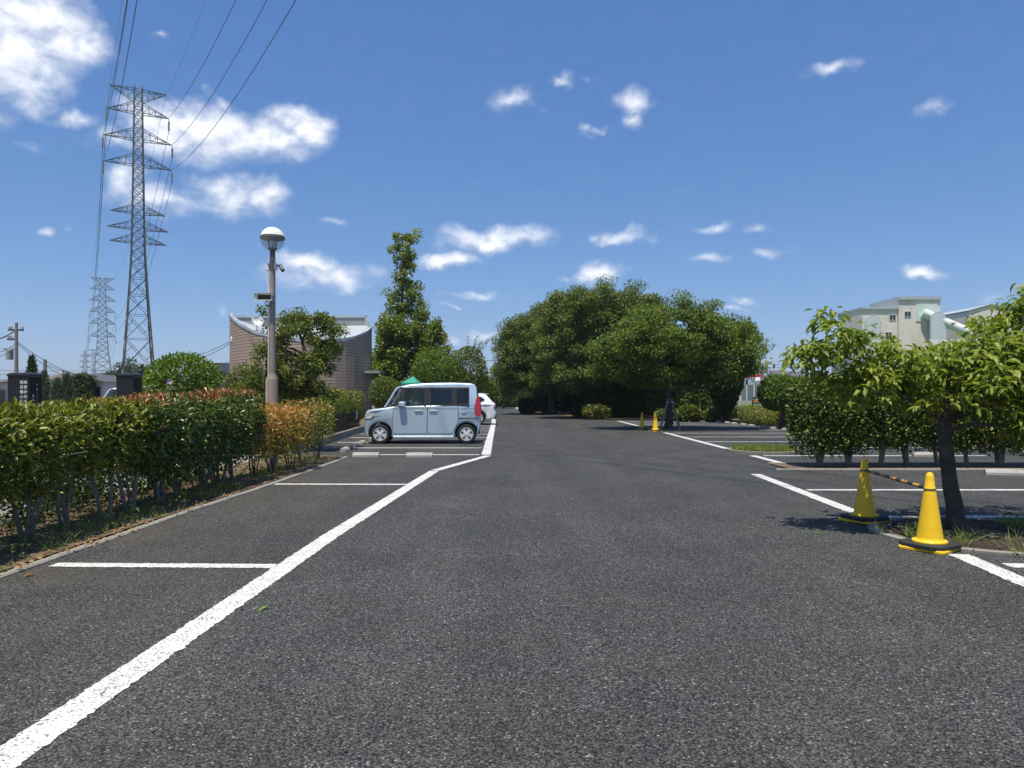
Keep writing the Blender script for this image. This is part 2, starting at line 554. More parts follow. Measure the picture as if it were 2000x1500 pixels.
M['olive_leaf'] = lmat('olive_leaf', [(.032, .054, .009), (.060, .084, .012), (.098, .120, .018), (.15, .155, .032)], trans=.26, rough=.45, spec=.3)
M['azalea_leaf'] = lmat('azalea_leaf', [(.055, .075, .014), (.090, .105, .016), (.14, .14, .02), (.20, .17, .03)], trans=.28, rough=.45)
M['juniper_leaf'] = lmat('juniper_leaf', [(.048, .070, .050), (.070, .098, .068), (.10, .13, .09), (.13, .155, .11)], trans=.15, rough=.6)
M['grass_blade'] = lmat('grass_blade', [(.075, .125, .018), (.11, .165, .022), (.16, .195, .035), (.21, .20, .07)], trans=.32, rough=.5)
M['weed'] = lmat('weed_leaf', [(.040, .080, .016), (.065, .115, .02), (.09, .14, .024)], trans=.28, rough=.45)
M['dry_leaf'] = lmat('dry_leaf', [(.20, .11, .045), (.27, .16, .07), (.14, .085, .04)], trans=.15, rough=.7)
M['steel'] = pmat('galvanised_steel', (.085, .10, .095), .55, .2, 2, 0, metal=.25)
M['steel_hazed'] = pmat('galvanised_steel_hazed', (.20, .24, .27), .6, .15, 1, 0, metal=.1)  # same steel, paler and bluer: distance haze put into the colour
M['wire'] = pmat('wire', (.05, .055, .06), .6, .1, 1)
M['insulator'] = pmat('porcelain', (.33, .34, .33), .35, .15, 3)
M['black_plastic'] = pmat('black_plastic', (.018, .018, .019), .55, .2, 8, .05)
M['rubber'] = pmat('rubber', (.022, .022, .023), .75, .25, 14, .15)
M['tyre'] = pmat('tyre', (.014, .014, .015), .8, .2, 10, .1)
M['white_plastic'] = pmat('white_plastic', (.72, .73, .71), .45, .08, 4)
M['grey_paint'] = pmat('grey_paint', (.30, .31, .30), .5, .15, 6)

# ------------------------------------------------------------------ ground, car park, markings
RND = random.Random(11)
NR = np.random.default_rng(7)
ORD = ['first', 'second', 'third', 'fourth', 'fifth', 'sixth', 'seventh', 'eighth', 'ninth', 'tenth', 'eleventh', 'twelfth', 'thirteenth', 'fourteenth', 'fifteenth', 'sixteenth']


def sheet(name, poly, z, mat, parent=None):
    o = MB().add([(x, y, z) for x, y in poly], [tuple(range(len(poly)))]).build(name, mat, parent)
    if parent is None:
        o['kind'] = 'structure'
    if o.data.polygons[0].normal.z < 0:
        o.data.flip_normals()
    return o


sheet('ground', [(-2500, -300), (2500, -300), (2500, 4000), (-2500, 4000)], -.06, M['ground'])
sheet('field', [(13.2, 16), (160, 16), (160, 150), (13.2, 150)], -.03, M['field'])
asphalt = sheet('car_park_asphalt', [(-7.5, -8), (13, -8), (13, 96), (-7.5, 96)], 0, M['asphalt'])
sheet('cemetery_paving', [(-60, -8), (-5.55, -8), (-5.55, 17.6), (-60, 17.6)], .02, M['paving'])
sheet('bare_earth', [(-80, 17.6), (-7.9, 17.6), (-7.9, 120), (-80, 120)], .012, M['soil'])


def stripe(path, width, step=.03, jit=.005):
    """a painted line with a ragged edge"""
    mb = MB()
    L, Rr = [], []
    for i in range(len(path) - 1):
        a, b = Vector(path[i]), Vector(path[i + 1])
        n = max(2, int((b - a).length / step))
        t = (b - a).normalized()
        s = Vector((-t.y, t.x))
        for k in range(n + (i == len(path) - 2)):
            p = a + (b - a) * k / n
            L.append(p + s * (width / 2 + RND.gauss(0, jit)))
            Rr.append(p - s * (width / 2 + RND.gauss(0, jit)))
    n = len(L)
    mb.add([(p.x, p.y, .004) for p in L] + [(p.x, p.y, .004) for p in Rr], [(i, n + i, n + i + 1, i + 1) for i in range(n - 1)])
    o = mb.build('painted_line', M['paint'], asphalt)
    if o.data.polygons[0].normal.z < 0:
        o.data.flip_normals()
    return o


LW = .18
stripe([(-2.03, -1), (-1.98, 2.87), (-1.83, 7.5), (-1.46, 13.9)], LW, .025)
stripe([(-1.455, 13.99), (-.56, 17.43)], .17, .04)
stripe([(-.62, 17.72), (-.72, 24), (-.95, 38.5), (-1.3, 52)], .22, .1)
for y, xa, xb in ((.6, -3.85, -2.1), (6.16, -3.84, -1.96), (11.8, -3.78, -1.68)):
    stripe([(xa, y + .05), (xb, y)], .14, .03)
for i, (y, xl) in enumerate(((17.72, -3.78), (20.0, -5.1), (22.35, -5.25), (24.8, -5.4), (27.2, -5.55), (29.6, -5.7), (32.0, -5.85), (34.4, -5.95), (36.8, -6.05), (38.4, -6.15))):
    stripe([(xl, y), (-.78 - .02 * i, y)], .17, .06)
stripe([(3.82, 1.5), (3.88, 5.64), (3.98, 6.62)], LW, .025)
stripe([(4.12, 8.35), (4.16, 9.03), (4.38, 13.35)], LW, .03)
for y, xa in ((3.7, 3.92), (6.18, 4.02), (8.66, 4.18), (11.12, 4.32)):
    stripe([(xa + .1, y), (9.7, y)], .15, .04)
stripe([(5.62, 14.95), (5.66, 17.45)], LW, .05)
stripe([(5.72, 19.75), (5.8, 28.2)], LW, .06)
stripe([(5.82, 31.6), (5.86, 41)], LW, .08)
for y in (17.4, 20.05, 22.65, 25.2, 27.75, 30.3, 32.9, 35.4, 38.0, 40.4):
    stripe([(5.9, y), (11.1, y)], .14, .06)
stripe([(.45, 76), (.75, 84), (.6, 88)], .35, .2)
stripe([(1.45, 66), (4.3, 47)], .16, .15)
stripe([(1.3, 72), (2.1, 72.3)], .5, .2)

# kerbs: separate stones with joints
def kerb(name, path, w, h, length=.6):
    o = thing(name, None, None)
    o['kind'] = 'structure'
    for i in range(len(path) - 1):
        a, b = Vector(path[i]), Vector(path[i + 1])
        n = max(1, round((b - a).length / length))
        ang = math.atan2((b - a).y, (b - a).x)
        l = (b - a).length / n
        for k in range(n):
            p = a + (b - a) * (k + .5) / n
            mb = MB().cbox(-l / 2 + .004, l / 2 - .004, -w / 2, w / 2, -.1, h + RND.uniform(-.004, .004), .012)
            q = mb.build('kerb_stone', M['kerb'], o, loc=(p.x, p.y, 0))
            q.rotation_euler = (0, 0, ang + RND.uniform(-.006, .006))
    return o


KL = [(-4.02, -1.2), (-4.0, 5.75), (-3.95, 9), (-3.84, 11.8), (-3.80, 15.4), (-3.80, 17.0)]
kerb('kerb_left_bed', KL, .09, .02)
KB = [(-5.25, 17.5), (-5.32, 19.5), (-5.6, 24), (-5.95, 30), (-6.4, 40), (-6.8, 52)]
kerb('kerb_left_bays', KB, .14, .22, .9)
kerb('kerb_hedge_right', [(5.0, 14.05), (12.3, 14.05)], .10, .03)
kerb('kerb_hedge_right_back', [(12.3, 15.35), (5.3, 15.35)], .10, .03)
KR = [(12.0, 16.5), (11.95, 24), (11.85, 33), (11.6, 42)]
kerb('kerb_right_bays', KR, .12, .12, .9)
sheet('soil_left_bed', [(-5.55, -1.5), (-4.07, -1.5), (-4.05, 5.75), (-4.0, 9), (-3.89, 11.8), (-3.85, 15.4), (-3.85, 17.0), (-5.2, 17.5), (-5.55, 17.5)], .028, M['soil'])
sheet('soil_bays_left', [(-5.33, 17.6), (-5.39, 19.5), (-5.67, 24), (-6.02, 30), (-6.47, 40), (-6.87, 52), (-9.5, 96), (-7.9, 17.6)][::1], .16, M['soil'])
sheet('soil_hedge_right', [(5.3, 14.1), (12.3, 14.1), (12.3, 15.3), (5.3, 15.3)], .02, M['soil'])
sheet('soil_bays_right', [(12.06, 16.5), (14.5, 16.5), (14.5, 60), (4.5, 60), (4.6, 46), (5.6, 42.3), (11.65, 42.3), (11.91, 33), (12.01, 24)], .06, M['soil'])
sheet('soil_far_bed', [(1.1, 60), (4.5, 47.5), (4.5, 64), (13, 96), (2.3, 96), (1.2, 70)], .03, M['soil'])


# soil clods, dry leaves and weeds in the left bed
def scatter_blades(name, pts, n, hgt, mat, spread=.25, w=.008, parent=None, lean=.5):
    P = []
    for (x, y, r) in pts:
        ang = NR.uniform(0, 2 * np.pi, n)
        rr = r * np.sqrt(NR.uniform(0, 1, n))
        P.append(np.stack([x + rr * np.cos(ang), y + rr * np.sin(ang), np.full(n, .02)], 1))
    P = np.concatenate(P)
    m = len(P)
    D = np.stack([NR.normal(0, lean, m), NR.normal(0, lean, m), np.ones(m)], 1)
    N = np.stack([NR.normal(0, 1, m), NR.normal(0, 1, m), np.full(m, .3)], 1)
    L = NR.uniform(.4, 1.1, m) * hgt
    me = leaf_np(name, P, D, N, L, w * NR.uniform(.7, 1.4, m), mat, 'mid', droop=.3, fold=.0)
    o = link(name, me, parent, kind='stuff')
    return o


wl = [(-4.1 + RND.uniform(-.5, .06), RND.uniform(5, 16.8), RND.uniform(.05, .16)) for _ in range(110)]
tag(scatter_blades('grass', wl, 15, .15, M['grass_blade'], w=.007), 'thin green weeds growing along the left hedge bed', 'grass')
n = 2600
P = np.stack([NR.uniform(-5.4, -3.9, n), NR.uniform(3.5, 17, n), NR.uniform(.03, .045, n)], 1)
D = np.stack([NR.normal(0, 1, n), NR.normal(0, 1, n), NR.normal(0, .15, n)], 1)
N = np.stack([NR.normal(0, .3, n), NR.normal(0, .3, n), np.ones(n)], 1)
tag(link('leaf_litter', leaf_np('leaf_litter', P, D, N, NR.uniform(.04, .075, n), NR.uniform(.018, .03, n), M['dry_leaf'], 'mid'), kind='stuff'),
    'dry brown leaves lying on the soil under the left hedge', 'leaf litter')
n = 900
P = np.stack([NR.uniform(-5.0, -4.1, n), NR.uniform(5.5, 16.8, n), NR.uniform(.03, .22, n)], 1)
cl = NR.uniform(0, 1, n)
P[:, :2] += np.round(NR.normal(0, .05, (n, 2)), 2)
D = np.stack([NR.normal(0, 1, n), NR.normal(0, 1, n), NR.normal(.3, .4, n)], 1)
N = np.stack([NR.normal(0, .4, n), NR.normal(0, .4, n), np.ones(n)], 1)
tag(link('ground_cover', leaf_np('ground_cover', P, D, N, NR.uniform(.05, .11, n), NR.uniform(.02, .035, n), M['weed'], 'mid'), kind='stuff'),
    'low broad leaved weeds between the hedge stems at left', 'weeds')

# fallen leaves on the asphalt
for (px, py, c, lab) in ((68, 1124, 'dry_leaf', 'orange dry leaf fallen on the asphalt near the left kerb'),
                         (525, 1188, 'grass_blade', 'yellow green leaf fallen on the asphalt beside the long white line'),
                         (1604, 1044, 'grass_blade', 'pale yellow leaf on the asphalt in front of the yellow cones'),
                         (1472, 1034, 'grass_blade', 'small yellow leaf on the asphalt left of the tree shadow')):
    x, y = gp(px, py)
    o = link('fallen_leaf', leaf_proto(M[c], .085, .04, 'near'), loc=(x, y, .012))
    o.rotation_euler = (.1, .05, RND.uniform(0, 6))
    tag(o, lab, 'leaf')


# ------------------------------------------------------------------ wheel stops
def wheel_stop_meshes():
    sec = [(-.075, 0), (-.075, .045), (-.045, .10), (.045, .10), (.075, .045), (.075, 0)]
    a = MB()
    a.loft([[(x * .97, y, z * .97) for x, z in sec] for y in (-.30,)] + [[(x, y, z) for x, z in sec] for y in (-.29, .29)] + [[(x * .97, .30, z * .97) for x, z in sec]])
    body = a.build('block', M['concrete'])
    b = MB().cbox(-.03, .03, -.16, .16, .098, .103, .004)
    pan = b.build('raised_panel', M['concrete'])
    return body, pan


ws_body, ws_pan = wheel_stop_meshes()


def wheel_stop(x, y, rz, label, group):
    t = thing('wheel_stop', label, 'wheel stop', (x, y, .001), rz, group)
    for src in (ws_body, ws_pan):
        c = src.copy()
        COL.objects.link(c)
        c.parent = t


GL = 'wheel stops of the left bays'
wheel_stop(-3.36, 17.1, R(90), 'concrete wheel stop lying lengthwise nearest to the left hedge end', GL)
wheel_stop(-2.12, 17.05, R(90), 'concrete wheel stop lying lengthwise below the front door of the blue car', GL)
for i, (x, y) in enumerate(((-4.22, 18.75), (-4.3, 20.6), (-4.35, 21.5), (-4.38, 23.2), (-4.45, 24.3))):
    wheel_stop(x, y, R(2), '%s concrete wheel stop from the camera in the row left of the blue car' % ORD[i], GL)
GR = 'wheel stops of the far right bays'
ys = []
for i in range(9):
    c = (17.4, 20.05, 22.65, 25.2, 27.75, 30.3, 32.9, 35.4, 38.0)[i] + 1.27
    ys += [c - .55, c + .55]
for i, y in enumerate(ys[6:]):
    wheel_stop(11.05 - .012 * (y - 18), y, R(-1), '%s concrete wheel stop from the near end of the far right row' % ORD[i], GR)
wheel_stop(8.75, 13.2, R(72), 'concrete wheel stop lying in front of the right hedge behind the near tree', 'wheel stops by the right hedge')
wheel_stop(9.35, 12.6, R(70), 'concrete wheel stop cut by the right edge of the photo', 'wheel stops by the right hedge')
wheel_stop(9.6, 17.2, R(85), 'concrete wheel stop glimpsed behind the right hedge stems', 'wheel stops by the right hedge')
for s in (ws_body, ws_pan):
    bpy.data.objects.remove(s)

# ------------------------------------------------------------------ traffic cones and bars
M['cone'] = pmat('cone_yellow', (.84, .53, .012), .46, .10, 7, .03, dirt=(.62, .37, .03), detail=8)
M['stripe_yellow'] = pmat('stripe_yellow', (.50, .28, .05), .55, .2, 12)
M['bar_dark'] = pmat('bar_dark', (.025, .028, .04), .5, .2, 12)


def cone(x, y, rz, label):
    t = thing('traffic_cone', label, 'traffic cone', (x, y, .005), rz, 'yellow traffic cones')
    b = .19
    c = .05
    oct_ = lambda s, cc, z: [(-s + cc, -s, z), (s - cc, -s, z), (s, -s + cc, z), (s, s - cc, z), (s - cc, s, z), (-s + cc, s, z), (-s, s - cc, z), (-s, -s + cc, z)]
    q_ = MB().loft([oct_(.205, .03, 0), oct_(.205, .03, .018), oct_(.196, .03, .025)]).build('base_plate', M['cone'], t)
    q_.rotation_euler = (0, 0, R(9))
    MB().loft([oct_(.212, .075, .026), oct_(.212, .075, .055), oct_(.203, .075, .063)]).build('rubber_weight', M['rubber'], t)
    prof = [(.150, .064), (.150, .074), (.143, .082), (.118, .086), (.112, .10)]
    for k in range(8):
        f = k / 7
        prof.append((.112 - (.112 - .046) * f, .10 + .47 * f))
    prof += [(.043, .575), (.036, .66), (.031, .685), (.020, .70), (.004, .704)]
    MB().lathe(prof, 40).build('body', M['cone'], t, smooth=True)
    return t


def ring_bar(a, b, label):
    """striped bar whose end rings hang over two cones"""
    a, b = Vector(a), Vector(b)
    d = (b - a).normalized()
    t = thing('cone_bar', label, 'barrier bar', (a.x, a.y, 0), 0, 'striped bars between cones')
    o = Vector((a.x, a.y, 0))
    p0, p1 = a + d * .06 - o, b - d * .06 - o
    n = 11
    for k in range(n):
        q0, q1 = p0 + (p1 - p0) * k / n, p0 + (p1 - p0) * (k + 1) / n
        MB().tube([q0, q1], .017, 12).build('dark_band' if k % 2 == 0 else 'yellow_band', M['bar_dark'] if k % 2 == 0 else M['stripe_yellow'], t, smooth=True)
    for c in (a - o, b - o):
        MB().tube([c + Vector((.052 * math.cos(u), .052 * math.sin(u), 0)) for u in [2 * math.pi * k / 20 for k in range(21)]], .005, 6, False).build('end_ring', M['bar_dark'], t)


c1 = (3.86, 6.86)
c2 = (3.98, 8.38)
cone(*c1, R(28), 'yellow traffic cone nearest the camera beside the near tree')
cone(*c2, R(25), 'yellow cone dappled with shade behind the nearest cone')
ring_bar((c1[0], c1[1], .555), (c2[0], c2[1], .575), 'black and yellow striped bar joining the two near cones')
c3 = (5.66, 29.3)
c4 = (5.48, 31.3)
cone(*c3, R(10), 'right hand yellow cone of the far pair by the staked tree')
cone(*c4, R(10), 'left hand yellow cone of the far pair by the staked tree')
ring_bar((c3[0], c3[1], .555), (c4[0], c4[1], .575), 'thin striped bar joining the two far cones')

# ------------------------------------------------------------------ foliage builders


def orient(P, out, upw, n, rnd=.7, down=0.0):
    m = len(P)
    D = unit(unit(out) * .7 + NR.normal(0, rnd, (m, 3)) + np.array([0, 0, upw - down]))
    N = unit(np.array([0, 0, .9]) + unit(out) * .55 + NR.normal(0, .45, (m, 3)))
    return D, N


def cam_pick(P, base, n, extra=None):
    """the n leaves that show largest: nearest to the camera and in the frame"""
    W = P + np.array(base)
    px = 1000 + F * W[:, 0] / np.maximum(W[:, 1], .1)
    d = np.linalg.norm(W - np.array([0, 0, H]), axis=1)
    d = d + np.where((px < 0) | (px > 2000), 50, 0)
    if extra is not None:
        d = d + extra
    return np.argsort(d)[:n]


def shrub(name, label, cat, x, y, a, b, z0, z1, mat, n, leaf=(.08, .03), group=None, red=0.0, redtop=.12, stems=3, e=4.0, nobj=0, bark='bark_grey',
          shape='mid', seed=None, taper=0.0, zbase=.02, bare=True, stem_r=.02, sparse_low=0.0):
    rng = np.random.default_rng(seed if seed is not None else NR.integers(1 << 30))
    t = thing(name, label, cat, (x, y, zbase), 0, group)
    zc, c = (z0 + z1) / 2 - zbase, (z1 - z0) / 2
    d = unit(rng.normal(0, 1, (n, 3)))
    p = d / (np.abs(d) ** e).sum(1, keepdims=True) ** (1 / e)
    r = 1 - .42 * rng.uniform(0, 1, n) ** 1.8
    k = rng.normal(0, 1, (5, 3)) * 2.2
    ph = rng.uniform(0, 6.3, 5)
    r = r * (1 + .045 * np.sin(p @ k.T + ph).sum(1) * .6)
    p = p * r[:, None]
    out = np.sign(p) * np.abs(p) ** (e - 1) / np.array([a, b, c])
    sc = 1 - taper * (1 - (p[:, 2] + 1) / 2)
    P = np.stack([p[:, 0] * a * sc, p[:, 1] * b * sc, zc + p[:, 2] * c], 1)
    P += rng.normal(0, .018, P.shape)
    if sparse_low:
        keep = rng.uniform(0, 1, n) < np.clip((p[:, 2] + 1) / 2 / .4 + (1 - sparse_low), 0, 1)
        P, out, p = P[keep], out[keep], p[keep]
    n = len(P)
    D = unit(unit(out) * .55 + rng.normal(0, .55, (n, 3)) + np.array([0, 0, .25]))
    N = unit(np.array([0, 0, .8]) + unit(out) * .6 + rng.normal(0, .45, (n, 3)))
    L = leaf[0] * rng.uniform(.6, 1.25, n)
    tint_ = ((p[:, 2] > 1 - redtop * 2 * rng.uniform(.2, 1.6, n)) * rng.uniform(0, 1.2, n) * red).clip(0, 1)
    tint_ = np.maximum(tint_, (rng.uniform(0, 1, n) < .02 * red) * rng.uniform(.5, 1, n))
    W = L * leaf[1] / leaf[0]
    fo = thing('foliage', None, None)
    fo.parent = t
    sel = np.array([], int)
    if nobj:
        sel = cam_pick(P, (x, y, zbase), nobj)
        prot = [leaf_proto(mat, leaf[0], leaf[1], shape, q) for q in (0.0, .5, 1.0)]
        leaf_objects(fo, [prot[int(round(q * 2))] for q in tint_[sel]], P[sel], D[sel], N[sel], L[sel], leaf[0])
    keep = np.ones(n, bool)
    keep[sel] = False
    link('leaf_mass', leaf_np('leaf_mass', P[keep], D[keep], N[keep], L[keep], W[keep], mat, shape, tint=tint_[keep]), fo, kind='stuff')
    for i in range(stems):
        mb = MB()
        an = rng.uniform(0, 6.28)
        r0 = rng.uniform(0, .06) * (stems > 1)
        top = Vector((a * .55 * math.cos(an), b * .55 * math.sin(an), zc + c * rng.uniform(-.1, .55)))
        b0 = Vector((r0 * math.cos(an), r0 * math.sin(an), -.06))
        mid = b0.lerp(top, .5) + Vector((rng.normal(0, .03), rng.normal(0, .03), .05))
        q1 = b0.lerp(mid, .5) + Vector((rng.normal(0, .015), rng.normal(0, .015), 0))
        sr = stem_r * rng.uniform(.8, 1.25)
        mb.tube([b0, q1, mid, mid.lerp(top, .5), top], [sr * 1.25, sr, sr * .85, sr * .6, sr * .3], 7)
        for k2 in range(3):
            s = mid.lerp(top, rng.uniform(0, .8))
            e2 = s + Vector((rng.normal(0, a * .45), rng.normal(0, b * .45), rng.uniform(.05, .3) * c * 1.4))
            mb.tube([s, s.lerp(e2, .5) + Vector((0, 0, .02)), e2], [sr * .45, sr * .35, sr * .15], 5)
        mb.build('stem', M[bark], t, smooth=True)
    return t


def fill(rng, ells, n, rc, shell=.55, sep=.55, spill=.16):
    """centres of leaf clumps spread through a crown made of ellipsoids"""
    vol = np.array([e[1][0] * e[1][1] * e[1][2] for e in ells]) ** .67
    vol /= vol.sum()
    out = []
    tries = 0
    while len(out) < n and tries < n * 40:
        tries += 1
        c, r = ells[rng.choice(len(ells), p=vol)]
        d = unit(rng.normal(0, 1, 3))
        q = np.array(c) + d * np.array(r) * (1 + spill * rng.uniform(-.3, 1) - shell * rng.uniform(0, 1) ** 1.5)
        if all(np.linalg.norm(q - o) > rc * sep for o in out):
            out.append(q)
    return np.array(out)


def tree(name, label, cat, base, trunk, clumps, rc, mat, per, leaf, shape='mid', bark='bark_dark', group=None, limbs=6, flat=.7, upw=.1, down=0.0, rosette=0,
         nobj=0, seed=1, limb_r=.5, droop=.2, zfork=None, skip=None):
    """trunk: [(x,y,z,r)] in world space; clumps: world centres"""
    rng = np.random.default_rng(seed)
    bx = np.array(base, float)
    t = thing(name, label, cat, tuple(base), 0, group)
    tp = [Vector((q[0] - bx[0], q[1] - bx[1], q[2] - bx[2])) for q in trunk]
    tr = [q[3] for q in trunk]
    mb = MB()
    # finer trunk with slight bends, root flare
    pts, rad = [], []
    for i in range(len(tp) - 1):
        for k in range(4):
            f = k / 4
            pts.append(tp[i].lerp(tp[i + 1], f) + Vector((rng.normal(0, tr[i] * .08), rng.normal(0, tr[i] * .08), 0)))
            rad.append(tr[i] * (1 - f) + tr[i + 1] * f)
    pts.append(tp[-1])
    rad.append(tr[-1])
    mb.tube([pts[0] - Vector((0, 0, .12))] + pts, [rad[0] * 1.35] + rad, 12)
    mb.build('trunk', M[bark], t, smooth=True)
    C = clumps - bx
    # limbs
    zf = zfork if zfork is not None else tp[len(tp) // 2].z
    samples = [(p, r) for p, r in zip(pts, rad) if p.z >= zf * .98] or [(pts[-1], rad[-1])]
    idx = [int(np.argmax(np.linalg.norm(C[:, :2], axis=1)))] if len(C) else []
    while len(idx) < min(limbs, len(C)):
        dm = np.min(np.stack([np.linalg.norm(C - C[i], axis=1) for i in idx]), axis=0)
        idx.append(int(np.argmax(dm)))

    def attach(c, pool):
        best, bd = None, 1e9
        for (p, r) in pool:
            hd = math.hypot(c[0] - p.x, c[1] - p.y)
            dd = (Vector(c) - p).length + max(0, p.z - c[2] + .25 * hd) * 1.3
            if dd < bd:
                best, bd = (p, r), dd
        return best
    limb_samples = list(samples)
    tips = []
    for i in idx:
        c = Vector(C[i])
        p, r = attach(C[i], samples)
        l = (c - p).length
        r0 = min(r * .62, .02 + l * .022) * (limb_r / .5)
        m1 = p.lerp(c, .35) + Vector((rng.normal(0, l * .06), rng.normal(0, l * .06), l * .10))
        m2 = p.lerp(c, .7) + Vector((rng.normal(0, l * .06), rng.normal(0, l * .06), l * .09))
        ps = [p, p.lerp(m1, .5), m1, m1.lerp(m2, .5), m2, c]
        rs = [r0, r0 * .86, r0 * .72, r0 * .56, r0 * .4, r0 * .15]
        MB().tube(ps, rs, 8).build('limb', M[bark], t, smooth=True)
        limb_samples += [(q, s) for q, s in zip(ps[1:5], rs[1:5])]
    tw = MB()
    for i in range(len(C)):
        if i in idx:
            continue
        p, r = attach(C[i], limb_samples)
        c = Vector(C[i])
        l = (c - p).length
        r0 = min(r * .5, .006 + l * .012)
        m1 = p.lerp(c, .5) + Vector((rng.normal(0, l * .08), rng.normal(0, l * .08), l * .1))
        tw.tube([p, m1, c], [r0, r0 * .65, r0 * .25], 5)
    if tw.v:
        tw.build('twig_mass', M[bark], t, smooth=True, kind='stuff')
    # leaves
    Ps, Ds, Ns = [], [], []
    for ci, c in enumerate(C):
        m = int(per * rng.uniform(.7, 1.3))
        rr = (rc[ci] if isinstance(rc, (list, np.ndarray)) else rc) * rng.uniform(.75, 1.25)
        if isinstance(rc, (list, np.ndarray)):
            m = int(m * (rc[ci] / rc[0]) ** 2)
        if rosette:
            k = max(1, m // rosette)
            d = unit(rng.normal(0, 1, (k, 3)))
            tip = c + d * np.array([rr, rr, rr * flat]) * rng.uniform(.25, 1, (k, 1))
            for q, dq in zip(tip, d):
                kk = rosette + rng.integers(-2, 3)
                an = np.linspace(0, 2 * np.pi, kk, endpoint=False) + rng.uniform(0, 6.3) + rng.normal(0, .25, kk)
                elv = rng.uniform(-1.05, .25, kk)
                dd = np.stack([np.cos(an) * np.cos(elv), np.sin(an) * np.cos(elv), np.sin(elv)], 1)
                dd[:, :2] += dq[:2] * .7
                Ps.append(q + rng.normal(0, .035, (kk, 3)))
                Ds.append(dd)
                Ns.append(np.stack([np.cos(an) * .35, np.sin(an) * .35, np.full(kk, .9)], 1) + rng.normal(0, .2, (kk, 3)))
        else:
            d = unit(rng.normal(0, 1, (m, 3)))
            q = c + d * np.array([rr, rr, rr * flat]) * (rng.uniform(0, 1, (m, 1)) ** .5)
            Ps.append(q)
            Ds.append(unit(d * .6 + rng.normal(0, .6, (m, 3)) + np.array([0, 0, upw - down])))
            Ns.append(np.array([0, 0, .75]) + d * .55 + rng.normal(0, .45, (m, 3)))
    P, D, N = np.concatenate(Ps), np.concatenate(Ds), np.concatenate(Ns)
    if skip is not None:
        k = ~skip(P + bx)
        P, D, N = P[k], D[k], N[k]
    n = len(P)
    L = leaf[0] * rng.uniform(.62, 1.22, n)
    W = L * leaf[1] / leaf[0] * rng.uniform(.85, 1.15, n)
    fo = thing('crown', None, None)
    fo.parent = t
    tint_ = (rng.uniform(0, 1, n) < .05) * rng.uniform(.3, 1, n)
    keep = np.ones(n, bool)
    if nobj:
        sel = cam_pick(P, bx, nobj, rng.uniform(0, .5, n))
        leaf_objects(fo, leaf_proto(mat, leaf[0], leaf[1], shape, 0, droop), P[sel], D[sel], N[sel], L[sel], leaf[0])
        keep[sel] = False
    link('leaf_mass', leaf_np('leaf_mass', P[keep], D[keep], N[keep], L[keep], W[keep], mat, shape, droop=droop, tint=tint_[keep]), fo, kind='stuff')
    return t

# ------------------------------------------------------------------ left hedge
yy = 5.35
i = 0
GH = 'photinia shrubs of the near left hedge'
while yy < 12.25:
    f = (yy - 5.3) / 7
    top = 1.235 + .25 * f + RND.uniform(-.03, .03)
    if yy < 6.2:
        top += .06
    z0 = (.25 if yy < 6.4 else .50 if yy < 9.5 else .36) + RND.uniform(-.13, .10)
    x = -4.72 + .25 * f
    dark = yy > 8.9 or RND.random() < .12
    shrub('photinia_shrub', '%s shrub from the left photo edge in the near left hedge, %s' % (ORD[i], 'dark green' if dark else 'yellow green'), 'shrub',
          x, yy, .44, .40, z0, top, M['photinia_dark'] if dark else M['photinia'], 3700 if dark else 2700, (.088, .034), GH,
          red=(RND.uniform(.35, .95) if (dark or yy < 6.0) else RND.uniform(.05, .4)), redtop=.065, stems=RND.choice((2, 3, 3, 4)), nobj=110, shape='near' if yy < 9 else 'mid', sparse_low=.8, stem_r=.019, seed=100 + i, taper=.18 if dark else .38)
    yy += RND.uniform(.52, .68)
    i += 1
GO = 'orange leaved shrubs of the left hedge'
for k, (x, y, a, b, z0, z1, m, lab) in enumerate((
        (-4.42, 12.75, .36, .36, .32, 1.20, 'photinia_orange', 'orange tipped photinia shrub left of the lamp post foot'),
        (-4.30, 13.35, .38, .36, .30, 1.23, 'photinia_orange', 'brightest orange photinia shrub right in front of the lamp post'),
        (-4.22, 14.15, .36, .36, .30, 1.18, 'photinia_orange', 'orange and yellow shrub right of the lamp post'),
        (-4.35, 15.3, .36, .40, .35, 1.28, 'photinia', 'brownish thin shrub between the orange hedge and the wheel stops'),
        (-4.25, 16.2, .34, .36, .35, 1.22, 'photinia', 'sparse brown green shrub at the end of the left bed'))):
    shrub('photinia_shrub', lab, 'shrub', x, y, a, b, z0, z1, M[m], 2600 if k < 3 else 1500, (.075, .030), GO, red=.9 if k < 3 else .6, redtop=.45 if k < 3 else .2, stems=5, stem_r=.012,
          sparse_low=.85, seed=200 + k, nobj=60 if k < 3 else 0, bark='bark_brown')
GB = 'hedge shrubs behind the left bays'
for k in range(11):
    y = 19.2 + k * 1.15
    x = -6.05 - .055 * (y - 19)
    shrub('hedge_shrub', '%s shrub from the camera in the clipped hedge behind the left bays' % ORD[k], 'shrub', x, y, .55, .66, .35, 1.58 + .05 * math.sin(k * 2.1), M['olive_leaf' if k % 3 else 'photinia'], 4200,
          (.085, .036), GB, red=.5, redtop=.06, stems=2, seed=300 + k, stem_r=.025, zbase=.15, bark='bark_brown')
# shrubs in the bed behind the near hedge, a second row that closes the view below
for k in range(9):
    shrub('privet_shrub', '%s low dark shrub behind the stems of the near left hedge' % ORD[k], 'shrub', -5.3, 6.0 + k * .8, .32, .45, .05, .62 + .12 * (k % 2), M['dark_leaf'], 900, (.07, .03), 'low shrubs behind the near hedge', stems=2, seed=340 + k)

